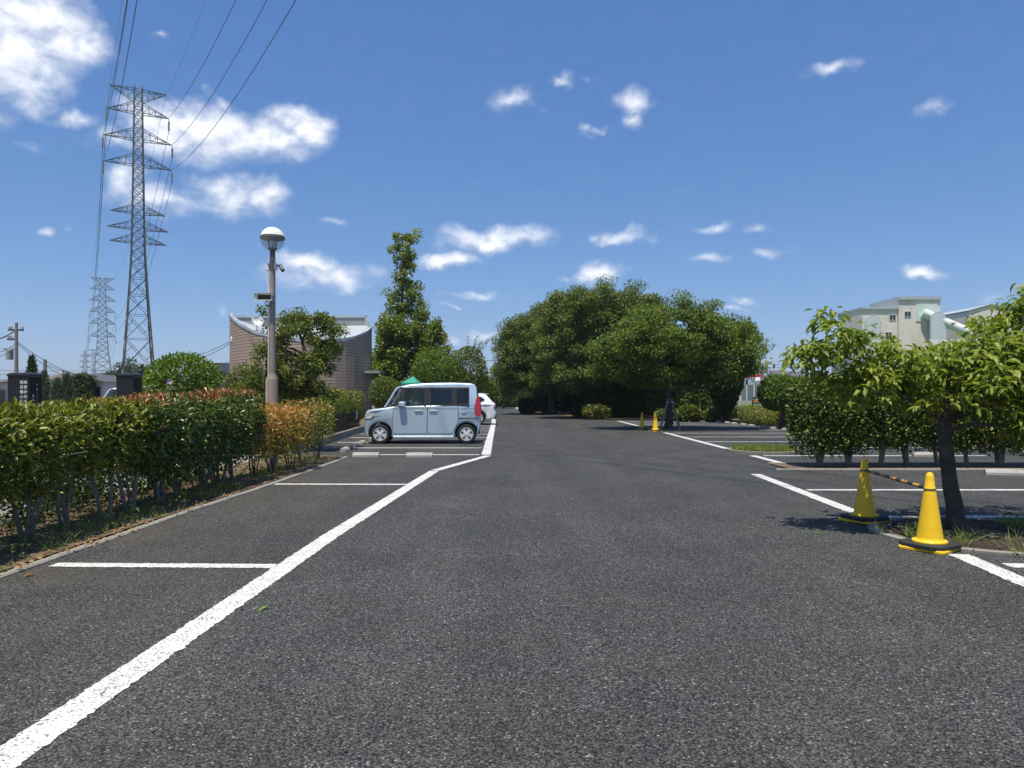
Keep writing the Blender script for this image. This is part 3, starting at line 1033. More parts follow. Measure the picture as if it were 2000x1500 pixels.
# black picket fence behind the left bays
t = thing('picket_fence', 'black picket fence along the raised kerb behind the left bays', 'fence', (-5.6, 24, .22))
for i in range(60):
    y = -4.2 + i * .16
    x = -.068 * y - .06
    MB().box(x - .008, x + .008, y - .008, y + .008, 0, .62).build('picket', M['black_plastic'], t)
for z in (.12, .56):
    MB().tube([(.068 * 4.3 - .06, -4.3, z), (-.068 * 5.4 - .06, 5.4, z)], .012, 4).build('rail', M['black_plastic'], t)
MB().box(-.35, -.335, 4.35, 4.47, .28, .62).build('small_sign', M['white_plastic'], t)

# ------------------------------------------------------------------ lamp post
LX, LY = -4.50, 13.95
lamp = thing('street_lamp', 'globe lamp post with camera and speaker box rising behind the orange shrubs', 'lamp post', (LX, LY, .02))
M['lamp_pole'] = pmat('lamp_pole', (.27, .225, .185), .55, .22, 7, .1, dirt=(.36, .23, .15))
M['lamp_grey'] = pmat('lamp_grey', (.085, .092, .095), .5, .2, 8)
M['lamp_cap'] = pmat('lamp_cap', (.74, .74, .70), .6, .12, 9, .05, dirt=(.50, .48, .42))
zt = lambda py: H + (HZ - py) * LY / F - .02
MB().lathe([(.098, -.05), (.098, zt(742)), (.092, zt(738)), (.066, zt(731)), (.066, zt(728))], 24).build('base_column', M['lamp_pole'], lamp, smooth=True)
MB().lathe([(.060, zt(729)), (.052, zt(502))], 20).build('pole', M['lamp_pole'], lamp, smooth=True)
MB().lathe([(.048, zt(503)), (.048, zt(492)), (.050, zt(491)), (.050, zt(489))], 20).build('collar', M['lamp_grey'], lamp, smooth=True)
zc_ = zt(467)
rg = .222
MB().lathe([(.05, zt(489)), (.075, zt(488)), (.085, zt(484.5))], 24).build('globe_holder', M['lamp_grey'], lamp, smooth=True)
mg, nt, b = new_mat('globe_glass')
b.inputs['Base Color'].default_value = (.42, .48, .51, 1)
b.inputs['Roughness'].default_value = .06
b.inputs['Alpha'].default_value = .38
b.inputs['IOR'].default_value = 1.4
nzz = nd(nt, 'ShaderNodeTexNoise', {'Scale': 6.0, 'Detail': 4})
nt.links.new(nd(nt, 'ShaderNodeMapRange', {'Value': nzz.outputs['Fac'], 'To Min': .2, 'To Max': .42}).outputs[0], b.inputs['Alpha'])
MB().lathe([(rg * math.cos(a), zc_ + rg * math.sin(a)) for a in [R(-72 + k * 82 / 12) for k in range(13)]], 36, cap=False).build('glass_globe', mg, lamp, smooth=True)
MB().lathe([(rg * 1.012 * math.cos(a), zc_ + rg * 1.0 * math.sin(a)) for a in [R(14 + k * 75.5 / 10) for k in range(11)]], 36).build('cap', M['lamp_cap'], lamp, smooth=True)
MB().lathe([(rg * 1.0, zc_ + .045), (rg * 1.02, zc_ + .035), (rg * 1.02, zc_ + .005), (rg * .99, zc_ - .002), (.09, zc_ + .02), (.09, zc_ + .045)], 36).build('reflector_ring', M['lamp_grey'], lamp, smooth=True)
for s in (-1, 1):
    MB().tube([(.045 * s, 0, zt(486)), (.075 * s, 0, zc_ - .08), (.085 * s, 0, zc_ + .02)], .014, 8).build('lamp_strut', M['lamp_grey'], lamp)
MB().lathe([(.03, zc_ - .02), (.045, zc_ - .05), (.04, zc_ - .12), (.01, zc_ - .15)], 16).build('bulb', M['white_plastic'], lamp, smooth=True)
# junction box, camera
zb = zt(521)
MB().cbox(-.115, -.05, -.05, .04, zb - .07, zb + .06, .008).build('junction_box', M['white_plastic'], lamp)
MB().cbox(.045, .085, -.045, .045, zb - .065, zb + .065, .008).build('camera_plate', M['white_plastic'], lamp)
cb = MB().tube([(.085, 0, zb + .02), (.13, -.02, zb + .022), (.15, -.03, zb + .0)], .013, 8).build('camera_arm', M['black_plastic'], lamp)
Mx = Matrix.Translation((.185, -.05, zb - .035)) @ Vector((.55, -.35, -.75)).to_track_quat('Z', 'Y').to_matrix().to_4x4()
MB().lathe([(.022, -.075), (.036, -.07), (.036, .055), (.038, .06)], 18, Mx).build('camera_body', M['lamp_grey'], lamp, smooth=True)
MB().lathe([(.030, .058), (.030, .072), (.01, .074)], 18, Mx).build('camera_lens', M['black_plastic'], lamp, smooth=True)
# speaker box: a shallow open horn
z0, z1 = zt(588.5), zt(574.5)
xa, xb = at(502, 580, LY).x - LX, at(536, 580, LY).x - LX
sp = MB()
fr_o = [(xa, -.17, z0), (xb, -.17, z0), (xb, -.17, z1), (xa, -.17, z1)]
fr_i = [(xa + .045, -.09, z0 + .022), (xb - .035, -.09, z0 + .022), (xb - .035, -.09, z1 - .022), (xa + .045, -.09, z1 - .022)]
bk = [(xa + .03, -.07, z0 + .01), (xb, -.07, z0), (xb, -.07, z1), (xa + .03, -.07, z1 - .01)]
sp.loft([fr_i, fr_o, bk], cap=False)
sp.add(bk, [(0, 1, 2, 3)])
sp.build('speaker_horn', M['white_plastic'], lamp)
MB().add([(p[0], p[1] + .001, p[2]) for p in fr_i], [(0, 1, 2, 3)]).build('speaker_grille', M['black_plastic'], lamp)
MB().cbox(xb, xb + .03, -.13, -.07, z0 + .05, z0 + .085, .006).build('speaker_bracket', M['lamp_grey'], lamp)
MB().tube([(-.02 - .045 + .045 * math.cos(u), -.075, z0 - .055 + .05 * math.sin(u)) for u in [R(80 + k * 22) for k in range(14)]], .009, 6).build('cable_loop', M['black_plastic'], lamp)
MB().tube([(-.085, -.03, zb - .07), (-.078, -.03, zb - .3), (-.06, -.03, zb - .42), (-.058, -.03, z1)], .011, 6).build('conduit', M['white_plastic'], lamp)
MB().tube([(-.066, -.03, z0 - .02), (-.068, -.03, zt(733)), (-.105, -.03, zt(745)), (-.105, -.03, 0)], .011, 6).build('conduit', M['white_plastic'], lamp)

# ------------------------------------------------------------------ near right tree, its grate
TX, TY = 4.70, 7.80
grate_c = (4.78, 7.55)
pit = thing('tree_pit', 'round kerbed tree pit with rusty iron grate at the near tree', 'tree pit', (grate_c[0], grate_c[1], 0))
M['rust'] = pmat('rusty_iron', (.085, .062, .048), .85, .4, 14, .4)
MB().lathe([(.95, .006), (.02, .012)], 40).build('soil', M['soil'], pit)
for k in range(20):
    a0, a1 = 2 * math.pi * k / 20 + .006, 2 * math.pi * (k + 1) / 20 - .006
    mb = MB()
    rings = []
    for j in range(4):
        a = a0 + (a1 - a0) * j / 3
        rings.append([(r * math.cos(a), r * math.sin(a), z) for r, z in ((.95, -.05), (1.05, -.05), (1.05, .022), (.95, .022))])
    mb.loft(rings)
    mb.build('kerb_stone', M['kerb'], pit)
for r in (.36, .44, .52, .60, .68, .76, .84):
    MB().tube([(r * math.cos(u), r * math.sin(u), .026) for u in [2 * math.pi * k / 48 for k in range(49)]], .015, 4, False).build('grate_ring', M['rust'], pit)
for k in range(16):
    a = 2 * math.pi * k / 16
    MB().tube([(.34 * math.cos(a), .34 * math.sin(a), .024), (.86 * math.cos(a), .86 * math.sin(a), .024)], .014, 4).build('grate_bar', M['rust'], pit)
gx = [(grate_c[0] + r * math.cos(a), grate_c[1] + r * math.sin(a), .07) for r, a in [(RND.uniform(.5, 1.08), RND.uniform(-3.2, .9)) for _ in range(46)]]
gx += [(RND.uniform(5.3, 7.5), 7.6 + RND.uniform(-.5, .3), .1) for _ in range(26)]
tag(scatter_blades('grass_tufts', gx, 11, .17, M['grass_blade'], w=.007), 'sparse green grass tufts growing in and around the near tree pit', 'grass')

crng = np.random.default_rng(3)
ells = [((4.25, 7.6, 1.66), (.95, .95, .28)), ((5.15, 7.8, 1.68), (.75, 1.0, .34)), ((3.32, 7.7, 1.93), (.40, .55, .34)), ((5.95, 7.9, 2.10), (.75, .9, .42)),
        ((5.3, 7.4, 1.30), (.75, .7, .34)), ((6.2, 7.6, 1.75), (.8, .9, .6)), ((5.0, 8.1, 1.5), (.8, .8, .35)), ((4.3, 7.9, 1.5), (.8, .7, .25))]
cl = fill(crng, ells, 108, .38, .6, .5)
hand = np.array([[3.32, 7.75, 2.22], [3.12, 7.7, 1.86], [3.50, 7.6, 2.0], [3.05, 7.6, 1.78], [4.22, 7.1, 1.36], [4.15, 7.3, 1.70], [4.5, 7.3, 1.84], [4.8, 7.3, 1.90], [5.15, 7.4, 1.95],
                 [5.55, 7.8, 2.48], [5.35, 7.8, 2.36], [5.2, 7.8, 2.24], [5.45, 7.6, 2.18], [5.0, 7.6, 2.06], [4.75, 7.6, 1.98], [4.9, 7.2, 1.40], [5.1, 7.2, 1.2], [3.85, 7.5, 1.86], [3.75, 7.4, 1.62], [4.7, 7.2, 1.62]])
cl = np.concatenate([hand, cl])
tree('cherry_tree', 'small cherry tree with large drooping leaves beside the nearest yellow cone', 'tree', (TX, TY, .01),
     [(TX, TY, .01, .108), (4.66, 7.80, .16, .088), (4.60, 7.8, .55, .075), (4.55, 7.8, .95, .070), (4.54, 7.8, 1.14, .074), (4.56, 7.8, 1.35, .05)], cl, .27, M['cherry_leaf'],
     112, (.108, .044), 'near', 'bark_dark', None, limbs=9, flat=.55, rosette=7, nobj=300, seed=8, limb_r=.42, droop=.22, zfork=1.05)

# ------------------------------------------------------------------ right hedge
GRH = 'evergreen shrubs of the right hedge'
for k in range(11):
    x = 6.08 + k * .60
    shrub('hedge_shrub', '%s shrub from the driveway end of the tall right hedge' % ORD[k], 'shrub', x, 14.72 + RND.uniform(-.04, .04), .50, .54,   .30 + RND.uniform(-.10, .14), 1.80 + RND.uniform(-.05, .03), M['hedge_leaf'], 12500,
          (.075, .042), GRH, stems=4, stem_r=.026, e=4, seed=400 + k, sparse_low=.92, nobj=40 if k < 6 else 0)

# grass island between the right bays
isl = thing('grass_island', 'low oval island of green grass with a concrete rim at right', 'planting bed', (6.33, 18.65, 0))
isl['kind'] = 'thing'
MB().lathe([(.8, -.05), (.8, .05), (.02, .07)], 40).build('soil', M['soil'], isl)
for k in range(16):
    a0, a1 = 2 * math.pi * k / 16 + .008, 2 * math.pi * (k + 1) / 16 - .008
    rings = []
    for j in range(4):
        a = a0 + (a1 - a0) * j / 3
        rings.append([(r * math.cos(a), r * math.sin(a), z) for r, z in ((.80, -.05), (.90, -.05), (.90, .06), (.80, .06))])
    MB().loft(rings).build('kerb_stone', M['kerb'], isl)
n = 5000
an, rr = NR.uniform(0, 6.283, n), .78 * np.sqrt(NR.uniform(0, 1, n))
P = np.stack([rr * np.cos(an), rr * np.sin(an), np.full(n, .05)], 1)
D = np.stack([NR.normal(0, .45, n), NR.normal(0, .45, n), np.ones(n)], 1)
N = NR.normal(0, 1, (n, 3))
link('grass', leaf_np('grass', P, D, N, NR.uniform(.06, .16, n), .012, M['grass_blade'], 'far'), isl, kind='stuff')

# ------------------------------------------------------------------ trees beyond on the right
GT = 'cherry trees along the right of the drive'


def big_cherry(lab, x, y, ztop, ells, n, rc, per, mat, leaf, seed, tr=.2, fork=1.6, limbs=9):
    rng = np.random.default_rng(seed)
    tree('cherry_tree', lab, 'tree', (x, y, .03), [(x, y, .03, tr * 1.25), (x + .03, y, .5, tr), (x - .05, y, fork, tr * .92), (x + .1, y, fork + .8, tr * .6), (x + .15, y, ztop * .7, tr * .25)],
         fill(rng, ells, n, rc, .5, .6), rc, M[mat], per, leaf, 'far', 'bark_dark', GT, limbs=limbs, flat=.6, seed=seed, down=.25, zfork=fork, limb_r=.8)


big_cherry('cherry tree propped by wooden stakes beside the far yellow cones', 6.55, 31, 5.5,
           [((6.7, 31, 3.7), (2.5, 2.4, 1.35)), ((5.0, 31, 3.2), (1.7, 1.8, 1.0)), ((8.6, 31, 3.3), (1.9, 2.0, 1.15)), ((7.2, 31, 4.5), (1.7, 1.6, .9)), ((9.3, 31.3, 2.9), (1.0, 1.4, .8)), ((4.0, 30.8, 2.9), (.8, 1.0, .7)), ((6.5, 31.5, 2.5), (2.6, 2.0, .7)), ((10.1, 31.2, 3.5), (.6, .9, .4)), ((9.4, 31, 4.0), (.9, 1.0, .5))], 330, .46, 230, 'cherry_bright', (.125, .062), 21, .15, 1.3)
for k, (dx, dy) in enumerate(((-.42, -.25), (.38, -.35), (.55, .3))):
    t = thing('tree_stake', ['left weathered stake propping the tree by the far cones', 'front weathered stake propping the tree by the far cones', 'right weathered stake propping the tree by the far cones'][k], 'stake', (6.55 + dx, 31 + dy, .02), 0, 'stakes of the propped tree')
    MB().tube([(0, 0, -.05), (-dx * .85, -dy * .6 - .1, 1.25)], .042, 8).build('post', M['bark_grey'], t, smooth=True)
    MB().tube([(-dx * .78 + .05 * math.cos(u), -dy * .55 - .09 + .05 * math.sin(u), 1.12) for u in [k2 * 2 * math.pi / 10 for k2 in range(11)]], .012, 5, False).build('binding', M['white_plastic'], t)
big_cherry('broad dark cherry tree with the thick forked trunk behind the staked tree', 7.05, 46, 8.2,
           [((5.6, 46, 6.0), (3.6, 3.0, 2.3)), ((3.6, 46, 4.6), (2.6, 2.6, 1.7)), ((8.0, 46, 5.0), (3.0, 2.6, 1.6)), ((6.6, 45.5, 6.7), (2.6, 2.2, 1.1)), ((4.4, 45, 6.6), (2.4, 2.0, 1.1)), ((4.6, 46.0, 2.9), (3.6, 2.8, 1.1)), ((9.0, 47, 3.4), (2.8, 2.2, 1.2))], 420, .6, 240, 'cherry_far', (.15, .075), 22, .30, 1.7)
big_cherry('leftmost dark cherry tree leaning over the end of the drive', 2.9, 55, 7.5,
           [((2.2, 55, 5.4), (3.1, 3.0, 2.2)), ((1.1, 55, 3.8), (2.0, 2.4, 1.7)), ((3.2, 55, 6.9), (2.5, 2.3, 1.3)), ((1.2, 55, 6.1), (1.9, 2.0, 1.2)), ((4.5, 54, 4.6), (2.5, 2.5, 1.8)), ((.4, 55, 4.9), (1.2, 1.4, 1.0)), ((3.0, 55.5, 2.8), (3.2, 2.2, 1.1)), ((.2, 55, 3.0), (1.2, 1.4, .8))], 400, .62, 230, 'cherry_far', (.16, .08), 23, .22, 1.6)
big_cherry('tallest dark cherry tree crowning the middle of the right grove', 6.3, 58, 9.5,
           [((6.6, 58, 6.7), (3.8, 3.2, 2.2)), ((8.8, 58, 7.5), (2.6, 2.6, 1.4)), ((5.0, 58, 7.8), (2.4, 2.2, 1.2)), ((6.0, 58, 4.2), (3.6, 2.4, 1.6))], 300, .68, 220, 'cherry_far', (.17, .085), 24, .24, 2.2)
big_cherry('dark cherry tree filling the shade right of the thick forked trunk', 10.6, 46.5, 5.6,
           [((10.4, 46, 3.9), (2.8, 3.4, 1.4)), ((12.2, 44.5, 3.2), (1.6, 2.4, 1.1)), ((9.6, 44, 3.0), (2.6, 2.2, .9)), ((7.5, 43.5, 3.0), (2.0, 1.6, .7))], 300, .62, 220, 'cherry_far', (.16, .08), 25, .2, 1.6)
big_cherry('pale green small tree at the far left foot of the grove', -.9, 80, 5.2,
           [((-.6, 80, 3.4), (1.7, 1.6, 1.7)), ((.9, 80, 2.8), (1.6, 1.5, 1.4))], 80, .6, 130, 'cherry_bright', (.24, .11), 26, .12, 1.2, 5)

# shrubs under the grove
GU = 'clipped shrubs under the grove'
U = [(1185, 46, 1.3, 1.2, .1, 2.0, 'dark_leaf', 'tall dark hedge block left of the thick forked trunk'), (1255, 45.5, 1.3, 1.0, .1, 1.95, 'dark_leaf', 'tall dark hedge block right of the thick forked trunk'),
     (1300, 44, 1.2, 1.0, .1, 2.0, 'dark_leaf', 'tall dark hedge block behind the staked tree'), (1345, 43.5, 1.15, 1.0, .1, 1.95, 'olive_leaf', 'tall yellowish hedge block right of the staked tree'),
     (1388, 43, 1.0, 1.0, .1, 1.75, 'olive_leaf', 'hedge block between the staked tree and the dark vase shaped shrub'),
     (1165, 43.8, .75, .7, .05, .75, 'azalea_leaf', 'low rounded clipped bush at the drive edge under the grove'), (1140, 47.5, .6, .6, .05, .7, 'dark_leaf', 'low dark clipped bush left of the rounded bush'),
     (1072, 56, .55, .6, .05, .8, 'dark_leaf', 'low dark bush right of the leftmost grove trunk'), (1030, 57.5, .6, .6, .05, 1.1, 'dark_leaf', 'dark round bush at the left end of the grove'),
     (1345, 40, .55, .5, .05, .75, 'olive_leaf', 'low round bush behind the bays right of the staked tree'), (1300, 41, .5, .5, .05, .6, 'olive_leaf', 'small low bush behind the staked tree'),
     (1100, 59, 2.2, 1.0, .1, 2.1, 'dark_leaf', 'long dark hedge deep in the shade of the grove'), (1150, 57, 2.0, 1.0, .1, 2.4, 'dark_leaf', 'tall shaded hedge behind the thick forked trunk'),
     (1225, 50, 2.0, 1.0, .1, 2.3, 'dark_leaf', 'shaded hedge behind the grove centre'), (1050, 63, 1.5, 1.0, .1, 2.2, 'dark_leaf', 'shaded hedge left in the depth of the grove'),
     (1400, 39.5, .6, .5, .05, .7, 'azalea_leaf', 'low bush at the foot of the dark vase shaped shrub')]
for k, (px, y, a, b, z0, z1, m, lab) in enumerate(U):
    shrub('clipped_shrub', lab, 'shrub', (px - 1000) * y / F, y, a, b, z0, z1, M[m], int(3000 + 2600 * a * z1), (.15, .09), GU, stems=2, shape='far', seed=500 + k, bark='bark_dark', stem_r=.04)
for k in range(5):
    shrub('azalea_bush', '%s yellow green azalea bush from the right along the fence by the field' % ORD[k], 'shrub', 12.3 - .12 * k, 30.6 + k * 1.5, .6, .75, .04, .72 + .12 * math.sin(k * 2), M['azalea_leaf'], 3200, (.085, .042), 'azalea bushes by the field fence', stems=3, e=2.6, shape='far', seed=540 + k, zbase=.06)
shrub('vase_shaped_shrub', 'dark vase shaped shrub narrow at the foot right of the grove', 'shrub', 10.95, 38.2, 1.15, 1.0, .3, 2.75, M['dark_leaf'], 11000, (.14, .08), None, stems=3, e=2.6, shape='far', seed=561, taper=.75, bark='bark_dark', stem_r=.06)
shrub('round_shrub', 'round headed green shrub on a bare stem left of the right hedge', 'shrub', 11.35, 31.5, .82, .8, .78, 2.25, M['bush_leaf'], 9500, (.10, .06), None, stems=1, e=2.5, shape='far', seed=562, bark='bark_dark', stem_r=.07)

# far hedge at the end of the drive
for k in range(6):
    shrub('hedge_shrub', '%s block from the left in the long clipped hedge closing the drive' % ORD[k], 'shrub', -3.3 + k * 1.25, 88 + .2 * k, .78, .8, .1, 2.05 if k else 1.9, M['olive_leaf' if k % 2 else 'photinia_dark'], 5000, (.20, .11),
          'hedge closing the drive', red=.9 if k == 2 else .05, redtop=.12, stems=2, shape='far', seed=600 + k)
for k, (px, y, a, z1, m, lab) in enumerate(((952, 70, 1.2, 2.6, 'olive_leaf', 'loose pale bush behind the white car'), (985, 94, 1.6, 3.0, 'bush_leaf', 'green bush above the hedge closing the drive'), (1020, 97, 2.2, 3.6, 'dark_leaf', 'dark bush behind the hedge closing the drive'))):
    shrub('garden_bush', lab, 'shrub', (px - 1000) * y / F, y, a, a, .1, z1, M[m], 6000, (.19, .10), 'bushes at the end of the drive', stems=3, e=2.4, shape='far', seed=620 + k)

# ------------------------------------------------------------------ trees and bushes on the left
def wp(px, py, Y):
    p = at(px, py, Y)
    return (p.x, p.y, p.z)


def clump_px(lst, Y, jit, rng):
    return np.array([[*(np.array(wp(px, py, Y)) + np.array([0, rng.uniform(-jit, jit), 0]))] for px, py in lst])


rng = np.random.default_rng(31)
Y = 19.0
b = wp(603, 868, Y)
outline = []
for (cx, cy, rx, ry, n) in ((600, 640, 62, 28, 20), (630, 690, 36, 40, 20), (545, 640, 36, 34, 12), (580, 715, 50, 38, 24), (530, 735, 32, 35, 15), (600, 765, 50, 25, 12), (640, 640, 20, 14, 5), (540, 690, 30, 20, 8)):
    for _ in range(n):
        a, r = rng.uniform(0, 6.28), math.sqrt(rng.uniform(0, 1))
        outline.append((cx + rx * r * math.cos(a), cy + ry * r * math.sin(a)))
tree('garden_tree', 'small twiggy garden tree standing just right of the lamp post', 'tree', (b[0], b[1], .1), [(b[0], Y, .1, .10), (*wp(598, 800, Y)[:2], 1.05, .085), (*wp(612, 770, Y)[:2], 1.5, .07), (*wp(600, 720, Y)[:2], 2.1, .055), (*wp(590, 670, Y)[:2], 2.8, .03)],
     clump_px(outline, Y, .8, rng), .20, M['olive_leaf'], 135, (.085, .04), 'far', 'bark_dark', None, limbs=12, flat=.8, seed=32, zfork=1.2, limb_r=.75)
Y = 21.0
outline = []
for (cx, cy, rx, ry, n) in ((495, 742, 40, 28, 22), (470, 748, 22, 18, 8), (520, 760, 26, 22, 10)):
    for _ in range(n):
        a, r = rng.uniform(0, 6.28), math.sqrt(rng.uniform(0, 1))
        outline.append((cx + rx * r * math.cos(a), cy + ry * r * math.sin(a)))
b = wp(535, 868, Y)
tree('garden_tree', 'low leaning garden tree just left of the lamp post', 'tree', (b[0], b[1], .1), [(b[0], Y, .1, .11), (*wp(528, 800, Y)[:2], 1.0, .095), (*wp(512, 762, Y)[:2], 1.6, .08), (*wp(500, 742, Y)[:2], 1.85, .04)],
     clump_px(outline, Y, .7, rng), .20, M['olive_leaf'], 130, (.085, .04), 'far', 'bark_dark', None, limbs=6, flat=.75, seed=33, zfork=1.1, limb_r=.8)

# tall narrow tree
Y = 48.0
rng = np.random.default_rng(41)
pts = []
for k in range(150):
    py = rng.uniform(448, 745)
    f = (py - 440) / 310
    prof = [(440, 5), (465, 20), (520, 21), (560, 30), (620, 40), (640, 62), (690, 70), (745, 64)]
    half = np.interp(py, [p[0] for p in prof], [p[1] for p in prof])
    cx = np.interp(py, [440, 500, 600, 700, 750], [790, 786, 792, 805, 800])
    px = cx + half * rng.uniform(-1, 1)
    if py < 470 and px < 775:
        continue
    p = wp(px, py, Y)
    pts.append((p[0], Y + half * Y / F * rng.uniform(-.9, .9), p[2]))
for k in range(120):
    py = rng.uniform(630, 775)
    hw = np.interp(py, [630, 700, 775], [52, 68, 62])
    px = 803 + hw * rng.uniform(-1, 1)
    p = wp(px, py, Y)
    pts.append((p[0], Y + rng.uniform(-1.6, 1.6), p[2]))
for (px, py) in ((742, 640), (752, 655), (748, 690), (740, 700), (735, 718), (742, 730), (860, 660), (866, 680), (850, 640), (815, 455), (812, 465), (775, 460)):
    p = wp(px, py, Y)
    pts.append((p[0], Y + rng.uniform(-.5, .5), p[2]))
bx = wp(790, 800, Y)[0]
tree('tulip_tree', 'tall narrow yellow green tree rising behind the blue car', 'tree', (bx, Y, .05), [(bx, Y, .05, .22), (bx, Y, 3, .18), (wp(785, 600, Y)[0], Y, 7, .11), (wp(786, 460, Y)[0], Y, 11.6, .03)],
     np.array(pts), np.array([.30 + .22 * max(0, min(1, (9.0 - q[2]) / 6)) for q in [(0, 0, 9.0)] + pts[1:]]), M['tulip_leaf'], 72, (.17, .12), 'far', 'bark_dark', None, limbs=24, flat=.9, seed=42, zfork=1.5, limb_r=.4)


def round_bush(lab, px, py_top, py_bot, half, Y, mat, n, seed, leaf=(.13, .065), spiky=0, name='round_bush'):
    x = (px - 1000) * Y / F
    zt_, zb_ = H + (HZ - py_top) * Y / F, H + (HZ - py_bot) * Y / F
    r = half * Y / F
    t = shrub(name, lab, 'shrub', x, Y, r, r, max(.15, zb_), zt_, M[mat], n, leaf, None, stems=3, e=2.3, shape='far', seed=seed, bark='bark_dark', stem_r=.06)
    if spiky:
        rg_ = random.Random(seed)
        for k in range(spiky):
            a = rg_.uniform(0, 6.28)
            p0 = Vector((r * .5 * math.cos(a), r * .5 * math.sin(a), zt_ - .5))
            p1 = p0 + Vector((.9 * math.cos(a) * rg_.uniform(.3, 1), .9 * math.sin(a) * rg_.uniform(.3, 1), rg_.uniform(.7, 1.2)))
            MB().tube([p0, p0.lerp(p1, .5) + Vector((0, 0, .12)), p1], [.02, .015, .006], 4).build('shoot', M['weed'], t)
            m = 26
            f = NR.uniform(.2, 1, m)
            P = np.array([list(p0.lerp(p1, q)) for q in f]) + NR.normal(0, .05, (m, 3))
            link('shoot_leaves', leaf_np('shoot_leaves', P, NR.normal(0, 1, (m, 3)), NR.normal(0, 1, (m, 3)), .12, .05, M[mat], 'far'), t, kind='stuff')
    return t


round_bush('bright green round clipped bush behind the roof of the blue car', 848, 688, 790, 45, 44, 'bush_leaf', 9500, 701)
round_bush('domed bush with long shoots left of the grove', 912, 680, 790, 40, 45, 'olive_leaf', 9500, 702, spiky=9)
round_bush('dark bush with white flowers between the brown building and the parasol', 752, 736, 800, 30, 38, 'olive_leaf', 6000, 703, (.11, .055))
round_bush('dark low bush below the domed bush', 880, 712, 790, 34, 47, 'dark_leaf', 6000, 705)
round_bush('loose bush right of the domed bush', 945, 735, 790, 20, 52, 'olive_leaf', 3500, 706)
t = round_bush('dense bright green bush rising above the near hedge', 356, 693, 800, 68, 16, 'bush_leaf', 6500, 704, (.085, .042))
# mauve flower on that bush
fl = MB()
for k in range(5):
    a = k * 2 * math.pi / 5
    c, s = math.cos(a), math.sin(a)
    fl.add([(0, 0, 0), (.045 * c - .02 * s, -.02, .045 * s + .02 * c), (.07 * c, -.03, .07 * s), (.045 * c + .02 * s, -.02, .045 * s - .02 * c)], [(0, 1, 2, 3)])
M['mauve'] = pmat('mauve_petal', (.52, .36, .60), .6, .1, 8)
q = wp(333, 745, 15.2)
fl.build('flower', M['mauve'], t, loc=(q[0] - t.location.x, q[1] - t.location.y, q[2] - t.location.z))


def conifer(lab, px, py_top, Y, half, mat, seed, n=3200):
    x = (px - 1000) * Y / F
    zt_ = H + (HZ - py_top) * Y / F
    r = half * Y / F
    rng = np.random.default_rng(seed)
    t = thing('conifer', lab, 'conifer', (x, Y, .02), 0, 'small conifers left')
    MB().tube([(0, 0, -.05), (0, 0, zt_ * .95)], [.06, .01], 7).build('trunk', M['bark_brown'], t)
    f = rng.uniform(0, 1, n) ** .7
    z = .15 + (zt_ - .15) * (1 - f)
    a = rng.uniform(0, 6.28, n)
    rr = r * np.minimum(1, (f * 1.25) ** .8) * (.55 + .5 * rng.uniform(0, 1, n)) * (1 + .25 * np.sin(3 * a + z * 5))
    P = np.stack([rr * np.cos(a), rr * np.sin(a), z], 1)
    D = np.stack([np.cos(a) * .6, np.sin(a) * .6, np.full(n, .8)], 1) + rng.normal(0, .3, (n, 3))
    fo = thing('crown', None, None)
    fo.parent = t
    link('leaf_mass', leaf_np('leaf_mass', P, D, rng.normal(0, 1, (n, 3)), .14, .035, M[mat], 'far'), fo, kind='stuff')


conifer('dark pointed conifer directly behind the black gravestone', 62, 697, 26, 18, 'dark_leaf', 801)
conifer('grey blue juniper left of the ivy covered house', 86, 728, 22, 17, 'juniper_leaf', 802)
conifer('grey blue juniper in the middle of the three', 112, 742, 22, 18, 'juniper_leaf', 803)
conifer('tallest grey blue juniper beside the white van', 131, 731, 22.5, 18, 'juniper_leaf', 804)

# ------------------------------------------------------------------ gravestones
mg_, nt, b = new_mat('black_granite')
tc = nd(nt, 'ShaderNodeTexCoord')
nv = nd(nt, 'ShaderNodeTexNoise', {'Vector': tc.outputs['Object'], 'Scale': 160.0, 'Detail': 3})
cr = nd(nt, 'ShaderNodeMix', {'A': (.008, .009, .010, 1), 'B': (.026, .029, .031, 1), 'Factor': nv.outputs['Fac']}, data_type='RGBA')
nt.links.new(cr.outputs['Result'], b.inputs['Base Color'])
b.inputs['Roughness'].default_value = .3
b.inputs['Specular IOR Level'].default_value = .25
M['granite'] = mg_
M['granite_pale'] = pmat('pale_granite', (.42, .42, .40), .6, .15, 40, .05)
M['carved'] = pmat('carved_lettering', (.80, .80, .77), .7, .05, 20)


def text_mesh(body, size):
    cu = bpy.data.curves.new('lettering', 'FONT')
    cu.body = body
    cu.size = size
    cu.align_x = 'CENTER'
    cu.extrude = .0008
    o = bpy.data.objects.new('lettering', cu)
    COL.objects.link(o)
    dg = bpy.context.evaluated_depsgraph_get()
    me = bpy.data.meshes.new_from_object(o.evaluated_get(dg))
    bpy.data.objects.remove(o)
    me.materials.clear()
    me.materials.append(M['carved'])
    return me


